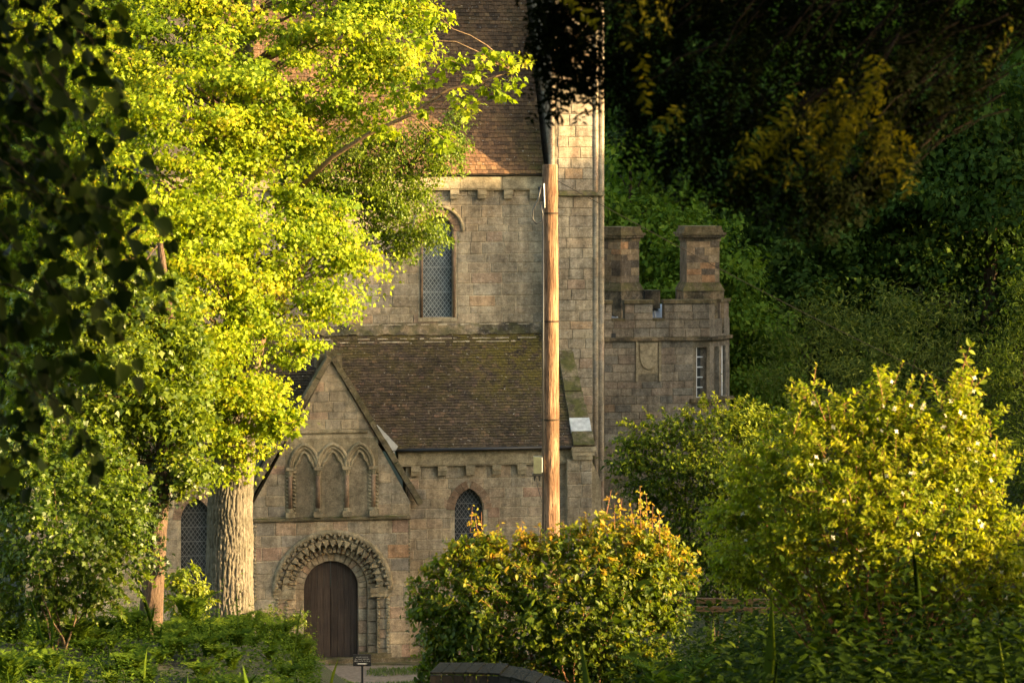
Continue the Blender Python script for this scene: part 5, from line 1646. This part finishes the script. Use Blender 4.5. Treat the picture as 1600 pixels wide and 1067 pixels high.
# ================================================================== fences
FY = 30.0
fb = W(672, 1054, FY)
fence = empty('board_fence', (fb.x, fb.y, gz(fb.x, fb.y)), 0, 'dark weathered board fence with capping boards at the bottom of the view', 'fence')
fo2 = Vector((fb.x, fb.y, gz(fb.x, fb.y)))
top = fb.z - fo2.z
nb_ = 11; rf = random.Random(5)
def fpath(t):       # plan path of the fence: runs right, then turns towards the camera and down
    return Vector((1.35 * t, -.9 * max(0, t - .45) ** 1.5 * 1.8, top - .02 * t - .22 * max(0, t - .6)))
for k in range(nb_):
    a, b = fpath(k / nb_), fpath((k + .93) / nb_)
    d = (b - a); d.z = 0; d.normalize(); nrm = Vector((d.y, -d.x, 0)) * .012
    zb = -.35
    vs = [(a.x - nrm.x, a.y - nrm.y, zb), (b.x - nrm.x, b.y - nrm.y, zb), (b.x + nrm.x, b.y + nrm.y, zb), (a.x + nrm.x, a.y + nrm.y, zb)]
    vs += [(x, y, (a.z if i in (0, 3) else b.z)) for i, (x, y, _) in enumerate(vs)]
    MB().add(vs, [(0,3,2,1),(4,5,6,7),(0,1,5,4),(1,2,6,5),(2,3,7,6),(3,0,4,7)]).build('board', M['fence'], fence)
    # sloping capping board behind
    h = rf.uniform(.0, .02)
    c = [(a.x, a.y - .03, a.z + h), (b.x, b.y - .03, b.z + h), (b.x + .10, b.y + .22, b.z + .06 + h), (a.x + .10, a.y + .22, a.z + .06 + h)]
    c += [(x, y, z + .022) for x, y, z in c]
    MB().add(c, [(0,3,2,1),(4,5,6,7),(0,1,5,4),(1,2,6,5),(2,3,7,6),(3,0,4,7)]).build('capping_board', M['cap'], fence)
RY = 36.0
rb_ = W(1125, 944, RY)
rz0 = gz(rb_.x, rb_.y)
rails = empty('rail_fence', (rb_.x, rb_.y, rz0), RAD(-6), 'brown wooden rail fence between the orange bush and the flowering bush', 'fence')
for py in (938, 951):
    z = (H - (py - YH) / F * RY) - rz0
    MB().box(-.3, 2.2, -.02, .02, z - .035, z + .03).build('rail', M['rail'], rails)
for x in (1.0, 2.1):
    MB().box(x, x + .09, .022, .10, -.4, H - (930 - YH) / F * RY - rz0).build('post', M['rail'], rails)

# ================================================================== woodland
def tree_proto(kind, seed):
    """crown mesh + trunk mesh of an 18 m tree standing at the origin"""
    gg = np.random.default_rng(seed)
    n = 130
    if kind == 'olive': n = 110
    d = unit(gg.normal(size=(n, 3))); r = gg.random(n) ** .4
    C = d * r[:, None] * np.array([4.4, 4.4, 6.2]) + np.array([0, 0, 10.2])
    taper = np.clip(1.15 - .045 * (C[:, 2] - 6), .55, 1.1)
    C[:, :2] *= taper[:, None]
    L = Leaves()
    clumps(L, gg, C, gg.uniform(.9, 1.7, n), 150, .27, T_DIA, .42, .45, 6, .24, .5, .26)
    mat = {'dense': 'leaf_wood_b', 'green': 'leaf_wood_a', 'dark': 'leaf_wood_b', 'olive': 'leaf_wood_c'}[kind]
    if kind == 'dense':
        clumps(L, gg, C, gg.uniform(.9, 1.7, n), 120, .62, T_OV, .6, .3, 6, .3, .3, .2)
    cm = L.mesh('crown', M[mat])
    mb = MB()
    axis = [Vector((0, 0, -.8)), Vector((.1, 0, 4)), Vector((-.1, .1, 9)), Vector((0, 0, 15.5))]
    mb.tube(axis, [.42, .34, .24, .05], 9)
    twigs(mb, gg, np.array([(0, 0, z) for z in np.linspace(3, 14, 12)]), C[::5], .07)
    me = bpy.data.meshes.new('trunk'); me.from_pydata(mb.v, [], mb.f); me.materials.append(M['bark_dark'])
    return cm, me
PROTO = {(k, s): tree_proto(k, s) for k, s in (('green', 61), ('green', 62), ('dark', 63), ('dark', 64), ('dense', 65), ('dense', 66))}
def plant(kind, s, x, y, hgt, wid, rot, name, label, cat='tree', group=None):
    cm, tm = PROTO[(kind, s)]
    root = empty(name, (x, y, gz(x, y)), rot, label, cat, group)
    for nm, me in (('crown', cm), ('trunk', tm)):
        o = link(nm, me, root); o.scale = (wid / 4.8, wid / 4.8, hgt / 17.0)
    return root
def pxw(px, Y): return (px - 800) / F * Y
rw = random.Random(7)
wood = [  # kind, seed, px, Y, height, crown radius, label
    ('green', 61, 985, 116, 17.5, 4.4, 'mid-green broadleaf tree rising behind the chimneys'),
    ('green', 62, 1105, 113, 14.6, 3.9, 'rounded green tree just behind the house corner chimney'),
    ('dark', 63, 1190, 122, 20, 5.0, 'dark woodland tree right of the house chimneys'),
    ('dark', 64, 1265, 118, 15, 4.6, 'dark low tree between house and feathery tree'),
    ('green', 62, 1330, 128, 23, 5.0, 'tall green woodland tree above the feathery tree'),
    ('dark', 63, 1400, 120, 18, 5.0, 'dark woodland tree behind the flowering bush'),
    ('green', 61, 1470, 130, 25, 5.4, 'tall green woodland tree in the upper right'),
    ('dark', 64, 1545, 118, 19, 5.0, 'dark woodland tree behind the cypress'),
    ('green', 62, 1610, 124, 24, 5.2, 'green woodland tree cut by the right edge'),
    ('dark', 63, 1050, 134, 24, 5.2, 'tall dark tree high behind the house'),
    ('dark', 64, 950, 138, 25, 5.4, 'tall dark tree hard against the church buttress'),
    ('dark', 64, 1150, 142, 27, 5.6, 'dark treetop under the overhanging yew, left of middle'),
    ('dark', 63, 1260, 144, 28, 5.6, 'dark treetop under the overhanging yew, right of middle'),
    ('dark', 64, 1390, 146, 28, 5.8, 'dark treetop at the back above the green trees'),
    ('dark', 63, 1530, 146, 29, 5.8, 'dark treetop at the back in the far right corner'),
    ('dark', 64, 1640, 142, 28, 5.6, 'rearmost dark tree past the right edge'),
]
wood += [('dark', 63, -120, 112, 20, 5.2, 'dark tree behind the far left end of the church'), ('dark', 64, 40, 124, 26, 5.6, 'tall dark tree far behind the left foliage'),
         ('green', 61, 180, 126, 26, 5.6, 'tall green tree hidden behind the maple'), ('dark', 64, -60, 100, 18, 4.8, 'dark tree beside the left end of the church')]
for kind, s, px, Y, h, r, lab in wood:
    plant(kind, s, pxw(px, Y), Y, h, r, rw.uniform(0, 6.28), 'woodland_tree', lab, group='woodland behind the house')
# woodland to the right, outside the picture, that shades the church
shade = [(35, 72, 27, 5.8), (43, 69, 28, 6.0), (51, 65.5, 31, 6.2), (52, 74, 30, 6.2), (60, 70, 31, 6.4), (36, 79, 24, 6.0), (34, 87, 22.5, 6.2), (37, 96, 22.0, 6.2), (40, 106, 22, 6.4), (44, 84, 21, 6.0), (46, 94, 22.5, 6.4), (50, 112, 24, 6.5), (48, 122, 25, 6.5), (54, 102, 23, 6.4), (56, 130, 26, 6.6), (46, 134, 26, 6.6), (40, 116, 24, 6.2)]
SH = .196
for i, (x, y, h, r) in enumerate(shade):
    y += SH * x
    plant('dense', 65 + i % 2, x, y, h, r, rw.uniform(0, 6.28), 'woodland_tree', 'tall tree of the wood outside the right edge, shading the church', group='woodland outside the right edge')
for i, (x, y, h, r) in enumerate(((19, 0.2, 15, 4.3), (21, -6, 15, 5.2), (27, -3, 16, 5.4), (9.5, 1, 13, 4.6), (7, -8, 14, 5), (-1, -10, 14, 5.2), (-9, -5, 14, 5.2), (-10, 4.5, 14, 5.2))):  # unseen trees added around the camera to darken the foreground
    y += SH * x if x > 12 else 0
    plant('dense', 65 + i % 2, x, y, h, r, rw.uniform(0, 6.28), 'shade_tree', 'tall unseen tree near the viewpoint, added to block sky and sun', group='unseen trees added around the viewpoint')
# low unseen hedge, added past the right edge to shade the lower parts
for i, (x, y, h, r) in enumerate(((13, 20, 3.2, 3.0), (15, 25, 4.7, 2.8), (18, 31, 3.5, 3.2), (20, 37, 4.0, 3.2), (21, 43, 4.0, 3.4), (22, 49, 6.8, 3.4), (24, 55, 9.6, 3.6), (26, 61, 10.0, 3.6), (27, 66, 9.5, 3.4))):
    y += SH * x
    plant('dense', 65 + i % 2, x, y, h, r, rw.uniform(0, 6.28), 'added_hedge_tree', 'low bushy tree of an added shading hedge outside the right edge', group='hedge outside the right edge')

# ================================================================== yew hanging in at the top right
YY = 15.0
yb = (6.3, 15.5)
yew = empty('yew_tree', (yb[0], yb[1], gz(*yb)), 0, 'dark overhanging yew branches filling the top right, out of focus', 'tree')
yo = np.array((yb[0], yb[1], gz(*yb)))
gy = np.random.default_rng(71)
poly_y = [(835,-40),(840,60),(850,110),(880,150),(900,175),(935,140),(960,160),(985,240),(1030,260),(1075,290),(1120,300),(1165,330),(1200,300),(1240,340),(1275,380),(1300,350),(1345,330),(1390,290),(1440,250),(1480,180),(1540,150),(1560,70),(1640,40),(1640,-60)]
tips_ = crown_points(gy, poly_y, 900, YY, 1.0, .9, .15, 2) - yo
sunlit_patch = crown_points(gy, [(1150,250),(1200,215),(1215,165),(1290,170),(1320,95),(1385,120),(1350,190),(1425,215),(1395,255),(1300,235),(1265,285),(1200,265)], 40, 13.4, .35, .9, .1, 1, .3) - yo  # nearer sprays whose gold tint puts sunlight into the leaf colour
sunlit_patch = np.concatenate([sunlit_patch, crown_points(gy, [(1000,60),(1100,100),(1180,160),(1240,230),(1200,270),(1080,230),(990,140)], 5, 13.6, .3, .9, .1, 1, .3) - yo, crown_points(gy, [(1290,250),(1420,240),(1500,150),(1560,40),(1600,60),(1500,260),(1380,310)], 5, 13.6, .3, .9, .1, 1, .3) - yo, crown_points(gy, [(840,-10),(1060,-20),(1050,60),(930,50)], 6, 13.6, .2, .9, .1, 1, .3) - yo])
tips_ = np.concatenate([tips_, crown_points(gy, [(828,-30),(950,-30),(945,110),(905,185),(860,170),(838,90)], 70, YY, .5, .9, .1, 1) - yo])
n_p = len(tips_); tips_ = np.concatenate([tips_, sunlit_patch])
# dangling sprays: each a drooping twig lined with two flat rows of needles
L = Leaves(); tw = MB()
for ci, c in enumerate(tips_):
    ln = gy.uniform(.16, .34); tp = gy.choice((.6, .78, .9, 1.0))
    d = np.array([gy.normal(-.25, .35), gy.normal(0, .35), -gy.uniform(.4, 1.1)]); d /= np.linalg.norm(d)
    m = 34; t = np.linspace(0, 1, m)
    side = np.cross(d, gy.normal(0, 1, 3)); side /= np.linalg.norm(side)
    P = c + d * ln * (t[:, None] - .5) + gy.normal(0, .012, (m, 3))
    sg = np.where(np.arange(m) % 2, 1, -1)[:, None]
    D = unit(side * sg + d * .55 + gy.normal(0, .25, (m, 3)))
    Nn = np.repeat(np.cross(d, side)[None], m, 0) + gy.normal(0, .2, (m, 3))
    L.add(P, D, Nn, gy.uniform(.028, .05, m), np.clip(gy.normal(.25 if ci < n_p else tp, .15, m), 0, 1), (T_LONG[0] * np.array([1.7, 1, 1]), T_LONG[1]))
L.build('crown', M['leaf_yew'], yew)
axis_y = [Vector((0, 0, -.5)), Vector((-.1, 0, 2.0)), Vector((-.2, -.05, 4.5)), Vector((-.3, 0, 8))]
MB().tube(axis_y, [.38, .33, .28, .12], 12).build('trunk', M['bark_yew'], yew, True)
for (px, py, z0) in ((870, 20, 4.3), (1000, 120, 4.0), (1180, 200, 3.6), (1330, 200, 3.4), (1250, 300, 3.0), (1450, 150, 3.8), (1100, 60, 4.6), (940, 90, 4.2)):
    e = np.array(W(px, py, YY + gy.uniform(-.4, .4))) - yo
    pts, rd = limb(e + np.array((.45, .1, .42)), e, .010, .004, gy, .05, 6); tw.tube(pts, rd, 6, False)
for c in tips_[::4]:
    pts, rd = limb(c + np.array((gy.uniform(.1, .5), gy.normal(0, .1), gy.uniform(.15, .45))), c, .006, .002, gy, .03, 4); tw.tube(pts, rd, 4, False)
tw.build('branches', M['bark_yew'], yew, True, kind='stuff')

uc = link('upper_crown', PROTO[('dense', 65)][0], yew); uc.scale = (1.15, 1.15, 1.75); uc.location = (.6, .5, 0)  # unseen crown added above the frame to block sky light

# ================================================================== dark lime leaves hanging in at the left
LY = 12.0
lb = (-4.6, 12.6)
lime = empty('lime_tree', (lb[0], lb[1], gz(*lb)), 0, 'dark heart-shaped lime leaves hanging in at the left edge, close to the camera', 'tree')
lo_ = np.array((lb[0], lb[1], gz(*lb)))
gl = np.random.default_rng(81)
T_HEART = (np.array([(0,.06,0),(.30,0,.03),(.48,.24,.05),(.38,.60,.02),(0,1.06,-.10),(-.38,.60,.02),(-.48,.24,.05),(-.30,0,.03)], float), [(0,1,2,3,4),(0,4,5,6,7)])
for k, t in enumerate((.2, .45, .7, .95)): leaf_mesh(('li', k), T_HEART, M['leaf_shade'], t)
polyL = [(-60,-60),(215,-60),(212,50),(180,70),(200,130),(228,165),(215,200),(232,250),(250,340),(285,410),(255,490),(215,530),(215,590),(190,620),(150,560),(130,620),(170,720),(190,790),(160,800),(120,700),(70,650),(60,760),(-60,800)]
Lp = crown_points(gl, polyL, 1100, LY, .55, .9, .08, 2) - lo_
# thin the part toward the bright tree so it shows through
keepn = []
for p in Lp:
    w_ = p + lo_; px = w_[0] / w_[1] * F + 800; py = YH - (w_[2] - H) / w_[1] * F
    dens = 1 - .62 * float(ss(110, 250, px)) - .35 * float(ss(480, 640, py))
    if gl.random() < max(dens, .12): keepn.append((px, p))
keepn.sort(key=lambda t: -t[0])
crown_l = MB()
for (px, py) in ((120, 60), (190, 330), (60, 300), (150, 500), (40, 560)):
    e = np.array(W(px, py, LY)) - lo_
    pts, rd = limb((.0, 0, e[2] * .75 + 1.0), e, .035, .004, gl, .05, 8); crown_l.tube(pts, rd, 6, False)
MB().tube([Vector((0, 0, -.5)), Vector((0, 0, 3)), Vector((.05, 0, 8))], [.32, .27, .18], 12).build('trunk', M['bark_dark'], lime, True)
for (px_, p) in keepn[::7]:
    a_ = p + np.array((-gl.uniform(.1, .25), gl.normal(0, .06), gl.uniform(.12, .3)))
    pts, rd = limb(a_, p, .004, .0015, gl, .08, 4); crown_l.tube(pts, rd, 4, False)
lcro = crown_l.build('branches', M['bark_dark'], lime, True, kind='stuff')
uc = link('upper_crown', PROTO[('dense', 66)][0], lime); uc.scale = (1.0, 1.0, 1.6)  # out of view, added overhead to keep sky light off the leaves
Lbulk = Leaves(); n_own = 0
for i, (px, p) in enumerate(keepn):
    d = Vector((gl.normal(.25, .5), gl.normal(-.1, .5), -gl.uniform(.3, 1.1))); nn = Vector((gl.normal(.2, .75), -.4 + gl.normal(0, .6), gl.uniform(.0, .9)))
    s = gl.choice((.04, .055, .065, .075, .09)) * gl.uniform(.9, 1.1)
    if i < 280:
        put_leaf(lcro, ('li', int(gl.integers(0, 4))), p, d, nn, s); n_own += 1
    else:
        Lbulk.add([p], [d], [nn], [s], [gl.random()], T_HEART)
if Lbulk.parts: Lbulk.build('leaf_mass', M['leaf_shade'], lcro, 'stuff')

# ================================================================== undergrowth
def undergrowth(name, label, seed, n, region, hmax, leaf, mat, tmpl=T_OV, cat='undergrowth', blades=0.25):
    gg = np.random.default_rng(seed)
    x, y = region(gg, n); m = len(x)
    hh = hmax * np.where(gg.random(m) < .06, 1.7, 1.0) * (0.2 + .8 * (0.5 + .5 * np.sin(x * 2.3 + 1.1 * np.sin(y * .9)) * np.sin(y * 1.3 + .7 * x))) * gg.uniform(.4, 1.3, m)
    z0 = ground_z(x, y)
    L = Leaves(); per = 11
    t = np.tile(np.linspace(.12, 1, per), m)
    X = np.repeat(x, per); Y = np.repeat(y, per); Z = np.repeat(z0, per); HH = np.repeat(hh, per)
    lean = np.repeat(gg.normal(0, .12, (m, 2)), per, 0)
    P = np.stack([X + lean[:, 0] * t * HH, Y + lean[:, 1] * t * HH, Z + HH * t], 1) + gg.normal(0, .02, (m * per, 3))
    a = gg.random(m * per) * 6.283
    D = np.stack([np.cos(a), np.sin(a), gg.normal(-.1, .3, m * per)], 1)
    Nn = np.stack([-.3 * np.cos(a), -.3 * np.sin(a), np.ones(m * per)], 1) + gg.normal(0, .25, (m * per, 3))
    sz = leaf * gg.uniform(.6, 1.3, m * per) * (1.15 - .5 * t)
    tint = np.clip(np.repeat(gg.normal(.45, .2, m), per) + gg.normal(0, .12, m * per) , 0, 1)
    L.add(P, D, Nn, sz, tint, tmpl)
    # stalks / grass blades
    nb = int(n * blades); idx = gg.integers(0, m, nb)
    Pb = np.stack([x[idx] + gg.normal(0, .1, nb), y[idx] + gg.normal(0, .1, nb), z0[idx]], 1)
    Db = unit(np.stack([gg.normal(0, .25, nb), gg.normal(0, .25, nb), np.ones(nb)], 1))
    Nb = unit(np.stack([gg.normal(0, 1, nb), gg.normal(0, 1, nb), np.zeros(nb)], 1))
    L.add(Pb, Db, Nb, hh[idx] * gg.uniform(.7, 1.05, nb), gg.random(nb), (T_LONG[0] * np.array([.014, 1, 1]), T_LONG[1]))
    o = L.build(name, mat, None, 'stuff'); tag(o, label, cat); return o
def reg_right(gg, n):
    y = gg.uniform(19, 36, n); px = gg.uniform(880, 1680, n); x = (px - 800) / F * y
    ok = (px > 1100) | (y < 33)
    return x[ok], y[ok]
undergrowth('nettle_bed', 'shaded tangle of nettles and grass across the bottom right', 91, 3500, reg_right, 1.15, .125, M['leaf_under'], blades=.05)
def reg_left(gg, n):
    y = gg.uniform(56, 80, n); px = gg.uniform(-60, 500, n); x = (px - 800) / F * y
    ok = (y < 78) | (px < 470)
    return x[ok], y[ok]
undergrowth('bank_growth', 'low green ferns and weeds on the bank under the left trees', 92, 2800, reg_left, 1.0, .11, M['leaf_bank'], blades=.15)
def reg_mid(gg, n):
    y = gg.uniform(30.5, 46, n); px = gg.uniform(690, 1240, n); x = (px - 800) / F * y
    return x, y
undergrowth('thicket_growth', 'dark weeds around the foot of the orange-tipped bush', 93, 2000, reg_mid, 1.25, .08, M['leaf_under'], blades=.05)

# ferns
def fern_mesh(seed):
    gg = np.random.default_rng(seed); L = Leaves(); st = MB()
    for k in range(9):
        a = k * 2 * math.pi / 9 + gg.normal(0, .2); ln = gg.uniform(.75, 1.1)
        t = np.linspace(.08, 1, 24)
        r = ln * (.15 * t + .45 * t ** 2); z = ln * (1.05 * t - .42 * t ** 2.4)
        P = np.stack([np.cos(a) * r, np.sin(a) * r, z], 1)
        tang = unit(np.gradient(P, axis=0)); sidev = np.array([-math.sin(a), math.cos(a), 0])
        for sg in (1, -1):
            D = unit(sidev[None] * sg + tang * .35 + gg.normal(0, .05, (24, 3)))
            Nn = unit(np.cross(tang, np.repeat(sidev[None], 24, 0)) * -1)
            L.add(P, D, Nn, .26 * ln * np.sin(np.pi * (t * .86 + .1)) ** .8 + .012, np.clip(gg.normal(.5, .2, 24), 0, 1), (T_DIA[0] * np.array([.28, 1, 1]), T_DIA[1]))
    return L.mesh('fronds', M['leaf_fern'])
FM = [fern_mesh(s) for s in (3, 4)]
def fern_bed(name, label, spots, seed):
    gg = np.random.default_rng(seed); V = []; Lp_ = []; T = []; off = 0; nl = 0
    src = []
    for me in FM:
        co = np.zeros(len(me.vertices) * 3, np.float32); me.vertices.foreach_get('co', co)
        li = np.zeros(len(me.loops), np.int32); me.loops.foreach_get('vertex_index', li)
        tt = np.zeros(len(me.vertices), np.float32); me.attributes['tint'].data.foreach_get('value', tt)
        src.append((co.reshape(-1, 3), li, tt))
    for (x, y, sc) in spots:
        co, li, tt = src[int(gg.integers(0, 2))]
        a = gg.random() * 6.28; c, s_ = math.cos(a), math.sin(a)
        R_ = np.array([[c, -s_, 0], [s_, c, 0], [0, 0, 1]])
        V.append(co @ R_.T * sc * np.array([1, 1, gg.uniform(.8, 1.25)]) + np.array([x, y, gz(x, y)])); Lp_.append(li + off); T.append(np.clip(tt + gg.normal(0, .25), 0, 1)); off += len(co)
    V = np.concatenate(V).astype(np.float32); Lp_ = np.concatenate(Lp_).astype(np.int32)
    me = bpy.data.meshes.new(name); me.vertices.add(len(V)); me.vertices.foreach_set('co', V.ravel()); me.loops.add(len(Lp_)); me.loops.foreach_set('vertex_index', Lp_)
    n = len(Lp_) // 3; me.polygons.add(n); me.polygons.foreach_set('loop_start', (np.arange(n) * 3).astype(np.int32)); me.update(calc_edges=True)
    set_tint(me, np.concatenate(T)); me.materials.append(M['leaf_fern'])
    tag(link(name, me), label, 'ferns', None, 'stuff')
gf = np.random.default_rng(55)
sp = []
for k in range(170):
    Y = gf.uniform(57, 80); px = gf.uniform(-40, 480); sp.append((pxw(px, Y), Y, gf.uniform(.35, .85)))
fern_bed('bank_ferns', 'feathery green ferns growing thick on the bank under the left trees', sp, 56)
sp = []
for k in range(46):
    Y = gf.uniform(22, 33); px = gf.uniform(900, 1620); sp.append((pxw(px, Y), Y, gf.uniform(.3, .6)))
fern_bed('thicket_ferns', 'shaded ferns among the nettles at the bottom right', sp, 57)
ferns = [(798, 1000, 32, .95, 'tall fern in the middle of the bottom thicket'), (850, 1010, 31.5, 1.0, 'tall fern just right of the fence capping'), (735, 1000, 33, .7, 'small fern above the fence boards'),
         (885, 985, 33, .8, 'fern under the right side of the orange bush'), (1050, 975, 31, .9, 'fern left of the rail fence'), (300, 925, 73, 1.2, 'sunlit fern between the two trunks'),
         (385, 965, 76, 1.1, 'fern at the foot of the thick trunk'), (205, 1000, 68, 1.2, 'fern on the bank below the slender trunk'), (120, 1020, 66, 1.2, 'fern low on the left bank'), (15, 945, 60, 1.0, 'pale fern at the left edge'), (440, 1030, 76, 1.0, 'fern at the right end of the bank')]
for i, (px, py, Y, s, lab) in enumerate(ferns):
    p = W(px, py, Y); z = gz(p.x, p.y)
    zt = max(p.z - .8 * s, z)
    r = empty('fern', (p.x, p.y, z), rw.uniform(0, 6), lab, 'fern', 'ferns')
    o = link('fronds', FM[i % 2], r); hs = max(1.0, (p.z - z) / (.62 * s))
    o.scale = (s, s, s * min(hs, 1.6))
